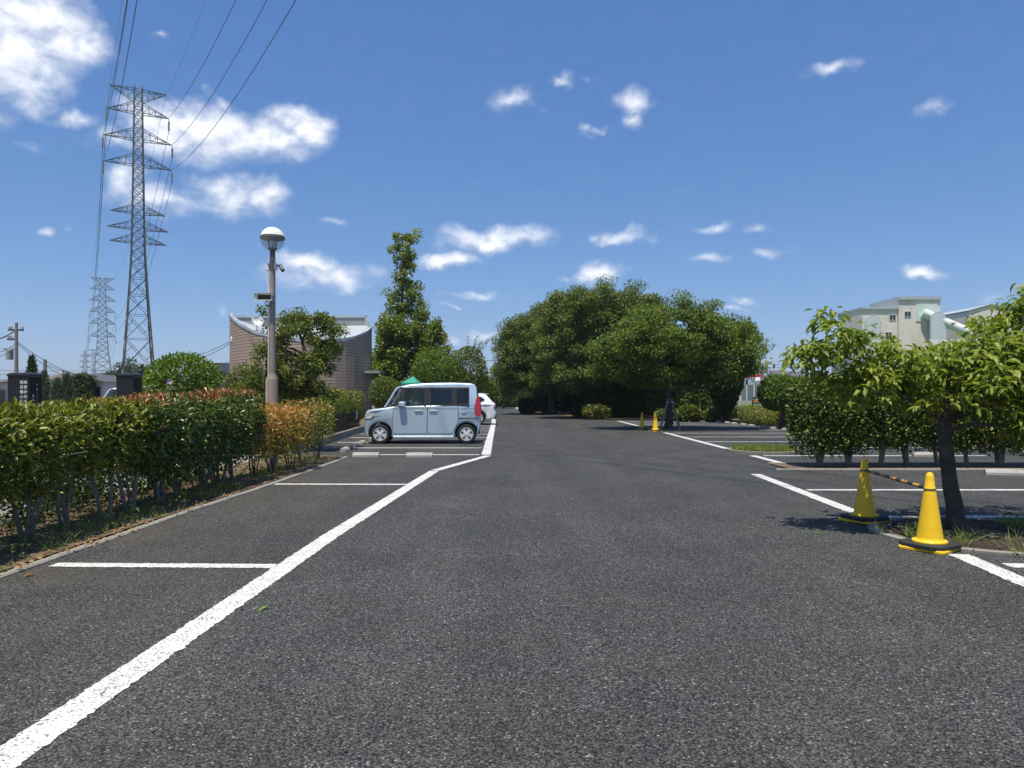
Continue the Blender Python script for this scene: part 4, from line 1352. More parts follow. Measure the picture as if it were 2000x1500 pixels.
def gravestone(lab, px0, px1, Y, py_top, depth, text=False):
    xa, xb = (px0 - 1000) * Y / F, (px1 - 1000) * Y / F
    zt_ = H + (HZ - py_top) * Y / F
    t = thing('gravestone', lab, 'gravestone', ((xa + xb) / 2, Y, .02), 0, 'black gravestones')
    w = (xb - xa) / 2
    MB().cbox(-w - .30, w + .30, -.25, depth + .3, -.02, .28, .015).build('plinth', M['granite_pale'], t)
    MB().cbox(-w - .16, w + .16, -.12, depth + .16, .28, .55, .012).build('lower_base', M['granite'], t)
    MB().cbox(-w - .07, w + .07, -.05, depth + .07, .55, .78, .01).build('upper_base', M['granite'], t)
    MB().loft([[(-w, 0, .78), (w, 0, .78), (w, depth, .78), (-w, depth, .78)], [(-w, 0, zt_ - .09), (w, 0, zt_ - .09), (w, depth, zt_ - .09), (-w, depth, zt_ - .09)]]).build('shaft', M['granite'], t)
    MB().loft([[(-w - s, -s, z), (w + s, -s, z), (w + s, depth + s, z), (-w - s, depth + s, z)] for s, z in ((.0, zt_ - .089), (.012, zt_ - .075), (.012, zt_ - .055), (-.02, zt_ - .03), (-.06, zt_ - .022))]).build('cap', M['granite'], t)
    if text:
        for (xc, col) in ((w * .66, '梅雪妙光大姉'), (w * .30, '祖岳鑑心居士')):
            for i, ch in enumerate(col):
                o = link('carved_character', text_mesh(ch, .060), t, loc=(xc, -.002, zt_ - .205 - i * .077))
                o.rotation_euler = (R(90), 0, 0)
        for (yc, col, s) in ((depth * .62, '平成二十一年七月', .04), (depth * .3, '施主', .05)):
            for i, ch in enumerate(col):
                o = link('carved_character', text_mesh(ch, s), t, loc=(w + .002, yc, zt_ - (.24 if s < .045 else .42) - i * .062))
                o.rotation_euler = (R(90), 0, R(90))
    return t


gravestone('black granite gravestone with white carved characters at the left edge', 15, 57, 12.0, 727, .32, True)
gravestone('plain black gravestone left of the bright green bush', 227, 260, 12.6, 728, .30)
t = thing('grave_kerb', 'pale granite grave border glimpsed under the near hedge', 'grave border', (-6.1, 8.9, .02))
MB().cbox(-.5, .45, -.08, .08, -.02, .30, .012).build('front_slab', M['granite_pale'], t)
MB().cbox(-.5, -.36, .09, 1.4, -.02, .28, .012).build('side_slab', M['granite_pale'], t)
MB().cbox(.31, .45, .09, 1.4, -.02, .28, .012).build('side_slab', M['granite_pale'], t)
MB().cbox(-.34, .29, .09, 1.38, -.03, .22, .01).build('top_slab', M['concrete'], t)

# ------------------------------------------------------------------ brown building
M['brown_tile'] = pmat('brown_tile', (.40, .305, .235), .75, .12, 1.2, .25, dirt=(.34, .26, .20), bscale=18)
M['joint'] = pmat('tile_joint', (.13, .095, .075), .9, .15, 4)
M['roof_metal'] = pmat('roof_metal', (.46, .50, .51), .45, .08, 2, metal=.2)
M['roof_trim'] = pmat('roof_trim', (.44, .49, .52), .45, .08, 2, metal=.2)
M['parapet'] = pmat('parapet_panel', (.26, .28, .28), .6, .1, 3)
M['glass_dark'] = pmat('dark_glass', (.012, .015, .018), .06, .1, 2, spec=.8)
M['cream'] = pmat('cream_wall', (.70, .645, .585), .8, .08, 1.5, dirt=(.50, .46, .38))
M['white_wall'] = pmat('white_wall', (.62, .62, .60), .8, .08, 1)
M['grey_wall'] = pmat('grey_wall', (.33, .34, .36), .8, .1, 1)
M['slate'] = pmat('roof_slate', (.085, .088, .10), .65, .2, 4)
M['brown_roof'] = pmat('brown_roof', (.13, .10, .088), .7, .2, 4)
M['pale_green'] = pmat('pale_green_paint', (.60, .68, .65), .5, .08, 1, dirt=(.54, .61, .58))
M['rust_patch'] = pmat('rust_patch', (.36, .17, .08), .8, .3, 3)
Yb = 44.0
bxl, bxr = (449 - 1000) * Yb / F, (724 - 1000) * Yb / F          # left and right ends
bcx, brx = (bxl + bxr) / 2, (bxr - bxl) / 2
depth = 5.2
build_ = thing('brown_building', 'brown tiled round fronted building with a dished metal roof', 'building', (bcx, Yb, 0))


def plan(a):
    """bowed front between the two ends"""
    c, s = math.cos(a), math.sin(a)
    y = -depth * abs(s)
    return Vector(((586.5 + 137.5 * c - 1000) * (Yb + y) / F - bcx, y))


angs = [math.pi + math.pi * k / 18 for k in range(19)]
PL = [plan(a) for a in angs]
RIM = ([449, 455, 467, 483, 497, 540, 590, 667, 693, 710, 720, 724.5], [612, 621, 631, 640, 647, 657, 663, 662, 657, 650, 645, 637])


def zr(p):
    px = 1000 + F * (bcx + p.x) / (Yb + p.y)
    return H + (HZ - float(np.interp(px, *RIM))) * (Yb + p.y) / F


PLc = PL
ncourse = 36
ch_ = .17
for k in range(ncourse):
    z0, z1 = k * ch_, (k + 1) * ch_ - .022
    mb = MB()
    any_ = False
    for i in range(len(PLc) - 1):
        a, b2 = PLc[i], PLc[i + 1]
        ta, tb = min(z1, zr(a) - .12), min(z1, zr(b2) - .12)
        if ta <= z0 and tb <= z0:
            if any_:
                mb.build('tile_course', M['brown_tile'], build_)
                mb, any_ = MB(), False
            continue
        any_ = True
        ta, tb = max(ta, z0), max(tb, z0)
        na = a.normalized() * .02
        nb = b2.normalized() * .02
        o0 = [(a.x + na.x, a.y + na.y, z0), (b2.x + nb.x, b2.y + nb.y, z0), (b2.x + nb.x, b2.y + nb.y, tb), (a.x + na.x, a.y + na.y, ta)]
        i0 = [(a.x, a.y, z0), (b2.x, b2.y, z0), (b2.x, b2.y, tb), (a.x, a.y, ta)]
        mb.loft([i0, o0])
    if any_:
        mb.build('tile_course', M['brown_tile'], build_)
core = MB()
for i in range(len(PLc) - 1):
    a, b2 = PLc[i], PLc[i + 1]
    core.add([(a.x, a.y, 0), (b2.x, b2.y, 0), (b2.x, b2.y, zr(b2) - .1), (a.x, a.y, zr(a) - .1)], [(0, 1, 2, 3)])
core.box(-brx, brx, .02, .35, 0, 5.4)
core.build('wall', M['joint'], build_)
# rim trim
rim = MB()
rings = []
for p in PLc:
    q = p.normalized()
    rings.append([(p.x + q.x * .05, p.y + q.y * .05, zr(p) - .13), (p.x + q.x * .05, p.y + q.y * .05, zr(p) + .02), (p.x - q.x * .12, p.y - q.y * .12, zr(p) + .02), (p.x - q.x * .12, p.y - q.y * .12, zr(p) - .13)])
rim.loft(rings)
rim.build('rim_trim', M['roof_trim'], build_)
# roof sheet dished towards the front, standing seams
roof = MB()
rp = [(p.x * .97, p.y * .97, zr(p) - .02 - .0) for p in PLc]
top = [(p.x * .97, -.02, 5.55 if abs(p.x) < brx else 5.6) for p in PLc]
for i in range(len(PLc) - 1):
    roof.add([rp[i], rp[i + 1], top[i + 1], top[i]], [(0, 1, 2, 3)])
roof.build('roof', M['roof_metal'], build_)
MB().box(-brx, brx - .35, .0, .16, 5.4, 6.02).build('rear_parapet', M['parapet'], build_)
MB().box(-brx - .03, brx - .3, -.05, .25, 6.02, 6.16).build('parapet_coping', M['roof_trim'], build_)
MB().loft([[(brx - .35, -.02, 5.3), (brx, -.55, 5.0), (brx, -.4, 5.0), (brx - .35, .14, 5.3)], [(brx - .35, -.02, 6.1), (brx, -.55, 5.68), (brx, -.4, 5.68), (brx - .35, .14, 6.1)]]).build('parapet_return', M['roof_trim'], build_)
# dish, wall lamps, downpipes
d0 = at(502, 627, Yb - 3.4) - Vector((bcx, Yb, 0))
Mx = Matrix.Translation(d0) @ Vector((.55, -.8, .35)).to_track_quat('Z', 'Y').to_matrix().to_4x4()
MB().lathe([(.02, 0), (.12, .02), (.22, .06), (.30, .12), (.31, .12), (.22, .045), (.12, .0), (.02, -.02)], 24, Mx, cap=False).build('satellite_dish', M['white_plastic'], build_, smooth=True)
MB().tube([d0, d0 + Vector((-.05, .1, -.5))], .025, 6).build('dish_mast', M['grey_paint'], build_)
for px, py in ((453, 663), (498, 675)):
    q = at(px, py, Yb - 3.2 if px > 470 else Yb - 1.2) - Vector((bcx, Yb, 0))
    MB().lathe([(.05, -.14), (.09, -.1), (.09, .1), (.04, .16)], 12, Matrix.Translation(q)).build('wall_lamp', M['white_plastic'], build_, smooth=True)
MB().box(brx - .2, brx + .95, -2.4, -.6, 2.66, 2.80).build('entrance_canopy', M['parapet'], build_)
MB().box(brx + .1, brx + .2, -1.5, -1.4, 0, 2.62).build('canopy_post', M['grey_paint'], build_)
for k, (px, w2, z0, z1) in enumerate(((500, .35, .1, 2.1), (628, .4, .1, 2.1))):
    x = (px - 1000) * (Yb - 4.4) / F - bcx
    y = -depth * (1 - abs(x / brx) ** 2.4) ** .5 - .10
    fr = MB().box(x - w2, x + w2, y - .04, y + .5, z0, z1).build('window', M['grey_paint'], build_)
    MB().box(x - w2 + .06, x + w2 - .06, y - .05, y - .041, z0 + .06, z1 - .06).build('pane', M['glass_dark'], fr)
# low wing
wing = thing('annex', 'low flat roofed grey annex left of the brown building', 'building', at(455, 772, 47).to_tuple()[:2] + (0,))
MB().box(-1.4, 1.6, 0, 5, 0, 2.72).build('wall', M['grey_wall'], wing)
MB().box(-1.75, 1.9, -.5, 5.2, 2.722, 2.92).build('roof', M['slate'], wing)
w_ = MB().box(-1.0, -.3, -.03, .05, 1.5, 2.0).build('window', M['grey_paint'], wing)
MB().box(-.95, -.35, -.036, -.031, 1.55, 1.95).build('pane', M['glass_dark'], w_)

# ------------------------------------------------------------------ cars
def car_paint(name, col, metal=.35):
    m, nt, b = new_mat(name)
    nzc = nd(nt, 'ShaderNodeTexNoise', {'Scale': 500.0, 'Detail': 1})
    mx = nd(nt, 'ShaderNodeMix', {'Factor': nzc.outputs['Fac'], 'A': tuple(c * .94 for c in col) + (1,), 'B': tuple(min(1, c * 1.06) for c in col) + (1,)}, data_type='RGBA')
    nt.links.new(mx.outputs['Result'], b.inputs['Base Color'])
    b.inputs['Metallic'].default_value = metal
    b.inputs['Roughness'].default_value = .32
    b.inputs['Coat Weight'].default_value = .8
    b.inputs['Coat Roughness'].default_value = .05
    return m


M['blue_paint'] = car_paint('pale_blue_paint', (.50, .62, .72))
M['white_car'] = car_paint('white_paint', (.78, .79, .80), 0)
M['grey_car'] = car_paint('grey_paint_car', (.10, .105, .11), .4)
M['rim'] = pmat('alloy', (.74, .75, .77), .4, .05, 3, metal=.2)
M['chrome'] = pmat('chrome', (.75, .76, .77), .15, .03, 3, metal=1.0)
M['red_lens'] = pmat('red_lens', (.42, .012, .015), .15, .1, 6, coat=.8)
M['clear_lens'] = pmat('clear_lens', (.62, .64, .64), .12, .2, 12, metal=.3, coat=1)
M['cabin_glass'] = pmat('side_glass', (.055, .07, .062), .05, .35, 1.6, spec=.8)
M['underbody'] = pmat('underbody', (.01, .01, .01), .9, .1, 3)


def glass(name, alpha, col):
    m, nt, b = new_mat(name)
    tc = nd(nt, 'ShaderNodeTexCoord')
    nz_ = nd(nt, 'ShaderNodeTexNoise', {'Vector': tc.outputs['Object'], 'Scale': 3.0})
    nt.links.new(nd(nt, 'ShaderNodeMapRange', {'Value': nz_.outputs['Fac'], 'To Min': .02, 'To Max': .06}).outputs[0], b.inputs['Roughness'])
    b.inputs['Base Color'].default_value = col + (1,)
    b.inputs['Alpha'].default_value = alpha
    b.inputs['Specular IOR Level'].default_value = .8
    return m


M['car_glass'] = glass('car_glass', .30, (.03, .045, .04))
M['tinted_glass'] = glass('tinted_glass', .88, (.008, .010, .012))
M['seat_cloth'] = pmat('seat_cloth', (.13, .125, .115), .9, .15, 20)


def offset_poly(poly, d):
    n = len(poly)
    out = []
    area = sum(poly[i][0] * poly[(i + 1) % n][1] - poly[(i + 1) % n][0] * poly[i][1] for i in range(n))
    s = 1 if area > 0 else -1
    for i in range(n):
        a, p, c = Vector(poly[i - 1]), Vector(poly[i]), Vector(poly[(i + 1) % n])
        e1, e2 = (p - a).normalized(), (c - p).normalized()
        n1, n2 = Vector((-e1.y, e1.x)) * s, Vector((-e2.y, e2.x)) * s
        m = (n1 + n2)
        m = m.normalized() if m.length > .2 else n1
        k = min(1.6, 1 / max(.5, m.dot(n1)))
        out.append(tuple(p + m * d * k))
    return out


def shell(poly, wfn, b, W):
    """side profile swept across the car with rounded edges; wfn(x,z) half width"""
    mb = MB()
    rings = []
    for sgn in (-1, 1):
        st = [(b, 0), (b * .62, .08), (b * .28, .32), (b * .07, .68), (0, 1.0)]
        if sgn > 0:
            st = st[::-1]
        for ins, back in st:
            pl = offset_poly(poly, ins)
            rings.append([(x, sgn * (wfn(x, z) - back * b * 1.3), z) for x, z in pl])
    mb.loft(rings)
    return mb


def arch(cx, cz, r, z0):
    a0 = math.asin((z0 - cz) / r)
    return [(cx + r * math.cos(a), cz + r * math.sin(a)) for a in [a0 + (math.pi - 2 * a0) * k / 12 for k in range(13)]]


def wheel(parent, x, y, r, side, spokes=10):
    w = thing('wheel', None, None)
    w.parent = parent
    w.location = (x, y, r)
    Mw = Matrix.Rotation(R(90) * (1 if side < 0 else -1), 4, 'X')
    wd = .155
    MB().lathe([(r * .66, -wd / 2), (r * .9, -wd / 2), (r * .985, -wd * .38), (r, -wd * .2), (r, wd * .2), (r * .985, wd * .38), (r * .92, wd / 2), (r * .68, wd / 2)], 40, Mw, cap=False).build('tyre', M['tyre'], w, smooth=True)
    MB().lathe([(r * .69, wd * .45), (r * .66, wd * .5), (r * .63, wd * .44), (r * .62, wd * .1), (.02, wd * .08)], 40, Mw).build('rim_barrel', M['grey_car'], w, smooth=True)
    MB().lathe([(r * .69, wd * .46), (r * .69, wd * .52), (r * .63, wd * .52), (r * .63, wd * .44)], 40, Mw, cap=False).build('rim_lip', M['rim'], w, smooth=True)
    for k in range(spokes):
        a = 2 * math.pi * k / spokes + (.12 if k % 2 else -.12)
        Ms = Mw @ Matrix.Rotation(a, 4, 'Z')
        MB().loft([[(r * .12, -.020, z), (r * .12, .020, z), (r * .65, .034, z - .008), (r * .65, -.022, z - .008)] for z in (wd * .38, wd * .5)], M=Ms).build('spoke', M['rim'], w)
    MB().lathe([(r * .15, wd * .4), (r * .15, wd * .53), (.02, wd * .56)], 18, Mw).build('hub_cap', M['rim'], w, smooth=True)


def panel(poly, yfn, mat, name, parent, proud=.004, thick=.006, side=-1):
    """thin plate laid on the car side"""
    return MB().loft([[(x, side * (yfn(x, z) + proud - thick), z) for x, z in poly], [(x, side * (yfn(x, z) + proud), z) for x, z in poly]]).build(name, mat, parent)


def rounded(poly, r=.03, k=3):
    out = []
    n = len(poly)
    for i in range(n):
        a, p, c = Vector(poly[i - 1]), Vector(poly[i]), Vector(poly[(i + 1) % n])
        r1 = min(r, (a - p).length * .4)
        r2 = min(r, (c - p).length * .4)
        p0, p1 = p + (a - p).normalized() * r1, p + (c - p).normalized() * r2
        for j in range(k + 1):
            f = j / k
            out.append(tuple(p0.lerp(p, f).lerp(p.lerp(p1, f), f)))
    return out


def kei_van(label, loc, rz, paint, detail=True, name='parked_car', cat='car', group='parked cars'):
    t = thing(name, label, cat, loc, rz, group)
    W = .7375
    wr = .282
    ax, bx_ = .47, 2.99
    lower = [(.05, .21), (.0, .34), (.0, .62), (.018, .80), (.055, .93), (.12, .985), (.30, 1.015), (.62, 1.055), (.80, 1.09), (2.0, 1.13), (3.345, 1.16), (3.372, .92), (3.395, .72), (3.395, .42), (3.37, .27)]
    lower += [(bx_ + .34, .22)] + arch(bx_, .29, .335, .2) + arch(ax, .29, .335, .2) + [(ax - .34, .21)]
    wl_ = lambda x, z: W - .09 * max(0, (.35 - x) / .35) ** 2.2 - .05 * max(0, (x - 3.1) / .3) ** 2
    # lower arch order: going from rear to front along the sill
    shell(lower, wl_, .055, W).build('lower_body', paint, t, smooth=True)
    MB().box(.45, 3.0, -.60, .60, .17, .6).build('underbody', M['underbody'], t)
    wu = lambda x, z: W - .012 - .115 * max(0, (z - 1.1) / .65) - .03 * max(0, (1.1 - x) / .4)
    shell([(.90, 1.595), (1.0, 1.675), (1.35, 1.745), (1.9, 1.78), (2.6, 1.79), (3.10, 1.772), (3.22, 1.735), (3.285, 1.60), (3.0, 1.618), (1.05, 1.618)], wu, .045, W).build('roof', paint, t, smooth=True)
    shell([(3.05, 1.10), (3.335, 1.12), (3.27, 1.66), (3.05, 1.66)], wu, .02, W).build('rear_pillar', paint, t, smooth=True)
    MB().loft([[(.655, -.62, 1.10), (.655, .62, 1.10), (.915, .55, 1.61), (.915, -.55, 1.61)], [(.640, -.62, 1.105), (.640, .62, 1.105), (.900, .55, 1.615), (.900, -.55, 1.615)]]).build('windscreen', M['car_glass'], t)
    MB().loft([[(3.32, -.56, 1.22), (3.32, .56, 1.22), (3.28, .5, 1.62), (3.28, -.5, 1.62)], [(3.345, -.56, 1.22), (3.345, .56, 1.22), (3.298, .5, 1.62), (3.298, -.5, 1.62)]]).build('rear_glass', M['glass_dark'], t)
    MB().cbox(.66, 1.05, -.62, .62, 1.0, 1.135, .04).build('dashboard', M['black_plastic'], t)
    for x0 in (1.52, 2.42):
        for sy in (-1, 1):
            se = MB().loft([[(x0, sy * .34 - .2, 1.0), (x0 + .12, sy * .34 - .2, 1.0), (x0 + .12, sy * .34 + .2, 1.0), (x0, sy * .34 + .2, 1.0)], [(x0 + .05, sy * .34 - .19, 1.36), (x0 + .15, sy * .34 - .19, 1.36), (x0 + .15, sy * .34 + .19, 1.36), (x0 + .05, sy * .34 + .19, 1.36)]]).build('seat', M['seat_cloth'], t)
            MB().cbox(x0 + .07, x0 + .15, sy * .34 - .11, sy * .34 + .11, 1.38, 1.53, .03).build('headrest', M['seat_cloth'], se)
    MB().tube([(1.05 + .02 * math.sin(u), -.34 + .15 * math.cos(u), 1.13 + .14 * math.sin(u)) for u in [2 * math.pi * k / 18 for k in range(19)]], .014, 6, False).build('steering_wheel', M['black_plastic'], t)
    for side in (-1, 1):
        MB().tube([(.60, side * .69, 1.06), (.70, side * .685, 1.20), (.93, side * .62, 1.60), (1.0, side * .61, 1.64)], [.032, .03, .03, .03], 8).build('front_pillar', paint, t, smooth=True)
        for nm, pl in (('quarter_pillar', [(1.05, 1.08), (1.12, 1.08), (1.23, 1.63), (1.13, 1.63)]), ('door_pillar', [(1.75, 1.08), (1.95, 1.08), (1.95, 1.63), (1.75, 1.63)]), ('rear_door_pillar', [(2.55, 1.08), (2.70, 1.08), (2.70, 1.63), (2.55, 1.63)]), ('window_frame', [(3.0, 1.08), (3.07, 1.08), (3.07, 1.63), (3.03, 1.63)]),
                       ('window_frame', [(1.0, 1.588), (3.05, 1.588), (3.05, 1.632), (1.0, 1.632)]), ('window_frame', [(.74, 1.08), (3.05, 1.10), (3.05, 1.185), (2.7, 1.17), (.80, 1.118)])):
            panel(pl, wu, M['black_plastic'], nm, t, .003, .03, side)
        for nm, pl, mt in (('quarter_window', [(.80, 1.12), (1.05, 1.13), (1.13, 1.56), (.99, 1.56)], 'car_glass'), ('front_window', [(1.12, 1.13), (1.75, 1.145), (1.75, 1.59), (1.23, 1.59)], 'car_glass'),
                           ('rear_window', [(1.95, 1.15), (2.55, 1.165), (2.55, 1.59), (1.95, 1.59)], 'tinted_glass'), ('rear_quarter_window', [(2.70, 1.17), (3.0, 1.18), (3.0, 1.59), (2.70, 1.59)], 'tinted_glass')):
            panel(pl, wu, M[mt], nm, t, -.006, .005, side)
        MB().tube([(.95, side * (wu(.95, 1.61) + .004), 1.612), (1.05, side * (wu(1.05, 1.64) + .006), 1.64), (3.02, side * (wu(3, 1.64) + .004), 1.64)], .006, 6).build('drip_rail', M['grey_paint'], t)
        # doors: plates a few millimetres proud over dark plates that paint the seam shadow
        fd = [(.855, .30), (1.825, .30), (1.835, .7), (1.835, 1.085), (.86, 1.06), (.845, .8)]
        rd = [(1.85, .30), (2.56, .30), (2.63, .42), (2.735, .66), (2.745, 1.11), (1.855, 1.087), (1.855, .7)]
        flat_ = lambda x, z: W - .0
        panel(offset_poly(rounded(fd, .04), -.011), flat_, M['underbody'], 'door_seam_shade', t, .003, .008, side)
        panel(offset_poly(rounded(rd, .05), -.011), flat_, M['underbody'], 'door_seam_shade', t, .0025, .008, side)
        d1 = panel(rounded(fd, .04), flat_, paint, 'front_door', t, .007, .012, side)
        d2 = panel(rounded(rd, .05), flat_, paint, 'rear_door', t, .007, .012, side)
        for d, x0 in ((d1, 1.48), (d2, 1.90)):
            MB().cbox(x0, x0 + .24, side * (W + .02) - .016, side * (W + .02) + .016, .945, .985, .008).build('handle', M['chrome'], d)
        MB().box(.86, 3.25, side * (W + .0075) - .002, side * (W + .0075) + .002, 1.018, 1.026).build('crease_shade', M['underbody'], t)  # dark strip standing in for the shade along the body crease
        MB().cbox(.84, 2.62, side * (W - .03) - .03, side * (W - .03) + .03, .175, .235, .012).build('sill_trim', paint, t)
        panel(rounded([(2.83, .91), (3.0, .91), (3.0, 1.08), (2.83, 1.08)], .07, 5), flat_, paint, 'fuel_flap', t, .004, .008, side) if side < 0 else None
        MB().box(2.76, 3.34, side * (W - .01) - .012, side * (W - .01) + .012, .735, .752).build('bumper_seam', M['underbody'], t)
        # lamps
        MB().loft([[(.008, side * .40, .74), (.05, side * .40, .90), (.30, side * .735, .90), (.22, side * .735, .74)], [(.012, side * .68, .74), (.05, side * .68, .90), (.30, side * .7355, .90), (.19, side * .7355, .745)]]).build('headlight', M['clear_lens'], t)
        panel(rounded([(.05, .745), (.20, .755), (.285, .905), (.09, .90)], .02), lambda x, z: wl_(x, z) - .006, M['clear_lens'], 'headlight_side', t, .006, .03, side)
        tl = rounded([(3.235, .83), (3.40, .80), (3.392, 1.05), (3.352, 1.38), (3.285, 1.37), (3.215, 1.06)], .03)
        MB().loft([[(x, side * (.66 if z < 1.2 else .63), z) for x, z in tl], [(x + (.006 if x > 3.3 else 0), side * (.742 - .09 * max(0, (z - 1.0))), z) for x, z in tl]]).build('tail_light', M['red_lens'], t)
        mr_ = MB().cbox(1.02, 1.22, side * .82 - .075, side * .82 + .075, 1.10, 1.235, .035).build('door_mirror', paint, t, smooth=True)
        MB().tube([(1.0, side * .70, 1.10), (1.10, side * .80, 1.11)], .025, 6).build('mirror_arm', M['black_plastic'], mr_)
        for x in (ax, bx_):
            wheel(t, x, side * (W - .075), wr, side)
    MB().cbox(-.01, .03, -.45, .45, .30, .52, .01).build('grille', M['black_plastic'], t)
    MB().box(-.018, -.008, -.165, .165, .40, .565).build('number_plate', M['white_plastic'], t)
    MB().box(3.395, 3.405, -.165, .165, .62, .785).build('number_plate', M['white_plastic'], t)
    return t


xf, yf = (738 - 1000) * 21.4 / F, 21.4
van = kei_van('pale blue boxy small van parked side on in the left bays', (xf - .47, 21.62 + .74, .004), R(1.5), M['blue_paint'])


def hatchback(label, loc, rz, paint):
    t = thing('parked_car', label, 'car', loc, rz, 'parked cars')
    W = .885
    wr = .33
    ax, bx_ = .86, 3.47
    lower = [(.10, .26), (.02, .40), (.0, .62), (.06, .78), (.35, .90), (1.1, 1.0), (1.3, 1.02), (3.95, 1.06), (4.25, 1.04), (4.30, .96), (4.24, .80), (4.33, .62), (4.33, .45), (4.26, .30)]
    lower += [(bx_ + .39, .24)] + arch(bx_, .33, .385, .22) + arch(ax, .33, .385, .22) + [(ax - .39, .24)]
    wl_ = lambda x, z: W - .14 * max(0, (.5 - x) / .5) ** 2 - .10 * max(0, (x - 3.8) / .53) ** 2
    shell(lower, wl_, .08, W).build('lower_body', paint, t, smooth=True)
    MB().box(.9, 3.5, -.72, .72, .2, .7).build('underbody', M['underbody'], t)
    wu = lambda x, z: W - .04 - .20 * max(0, (z - 1.0) / .5) - .06 * max(0, (x - 3.6) / .6)
    upper = [(1.05, .98), (1.75, 1.42), (2.1, 1.53), (2.7, 1.555), (3.4, 1.53), (3.82, 1.47), (3.86, 1.43), (4.22, 1.04), (2.5, .98)]
    shell(upper, wu, .06, W).build('cabin', paint, t, smooth=True)
    MB().loft([[(3.60, -.60, 1.505), (3.60, .60, 1.505), (3.98, .57, 1.47), (3.98, -.57, 1.47)], [(3.6, -.60, 1.53), (3.6, .60, 1.53), (3.99, .57, 1.49), (3.99, -.57, 1.49)]]).build('roof_spoiler', paint, t)
    MB().loft([[(3.86, -.58, 1.40), (3.86, .58, 1.40), (4.16, .62, 1.08), (4.16, -.62, 1.08)], [(3.885, -.58, 1.415), (3.885, .58, 1.415), (4.19, .62, 1.085), (4.19, -.62, 1.085)]]).build('rear_glass', M['glass_dark'], t)
    MB().loft([[(1.12, -.66, 1.04), (1.12, .66, 1.04), (1.78, .58, 1.42), (1.78, -.58, 1.42)], [(1.10, -.66, 1.055), (1.10, .66, 1.055), (1.76, .58, 1.44), (1.76, -.58, 1.44)]]).build('windscreen', M['glass_dark'], t)
    for side in (-1, 1):
        panel(rounded([(1.35, 1.05), (3.55, 1.10), (3.80, 1.20), (3.62, 1.34), (3.0, 1.45), (2.1, 1.46), (1.85, 1.40)], .05), wu, M['glass_dark'], 'side_window', t, .006, .02, side)
        MB().loft([[(3.78, side * .70, .90), (4.30, side * .60, .86), (4.29, side * .60, 1.03), (3.85, side * .70, 1.02)], [(3.76, side * .868, .93), (4.32, side * .74, .87), (4.30, side * .73, 1.02), (3.82, side * .86, 1.01)]]).build('tail_light', M['red_lens'], t)
        d1 = panel(rounded([(1.35, .38), (2.30, .38), (2.32, 1.0), (1.30, .98)], .05), lambda x, z: W, paint, 'front_door', t, .006, .012, side)
        d2 = panel(rounded([(2.33, .38), (2.95, .38), (3.2, .75), (3.3, 1.02), (2.34, 1.0)], .05), lambda x, z: W, paint, 'rear_door', t, .006, .012, side)
        MB().cbox(2.0, 2.22, side * (W + .02) - .015, side * (W + .02) + .015, .88, .92, .008).build('handle', M['chrome'], d1)
        MB().cbox(1.55, 1.75, side * .97 - .08, side * .97 + .08, 1.03, 1.15, .03).build('door_mirror', paint, t, smooth=True)
        for x in (ax, bx_):
            wheel(t, x, side * (W - .10), wr, side)
    MB().loft([[(4.0, -.80, .26), (4.31, -.66, .28), (4.31, .66, .28), (4.0, .80, .26)], [(4.0, -.81, .42), (4.355, -.66, .44), (4.355, .66, .44), (4.0, .81, .42)]]).build('rear_valance', M['black_plastic'], t)
    MB().box(4.275, 4.29, -.165, .165, .72, .885).build('number_plate', M['white_plastic'], t)
    return t


hatchback('white hatchback half hidden behind the pale blue van', ((968 - 1000) * 35.2 / F - 4.33, 35.4 + .88, .004), R(1), M['white_car'])
kei_van('white van whose roof shows above the left hedge', ((166 - 1000) * 30 / F, 31, .02), R(-8), M['white_car'], name='parked_car', cat='van')
hatchback('dark grey car whose roof shows just above the left hedge', ((150 - 1000) * 26 / F, 27, .02), R(-8), M['grey_car'])

# ------------------------------------------------------------------ power pylons and lines
LD = Vector((.507, -.862, 0))                   # along the line, towards the camera side
AD = Vector((.862, .507, 0))                    # along the cross arms


def bar(mb, a, b, r):
    mb.tube([a, b], r, 4)


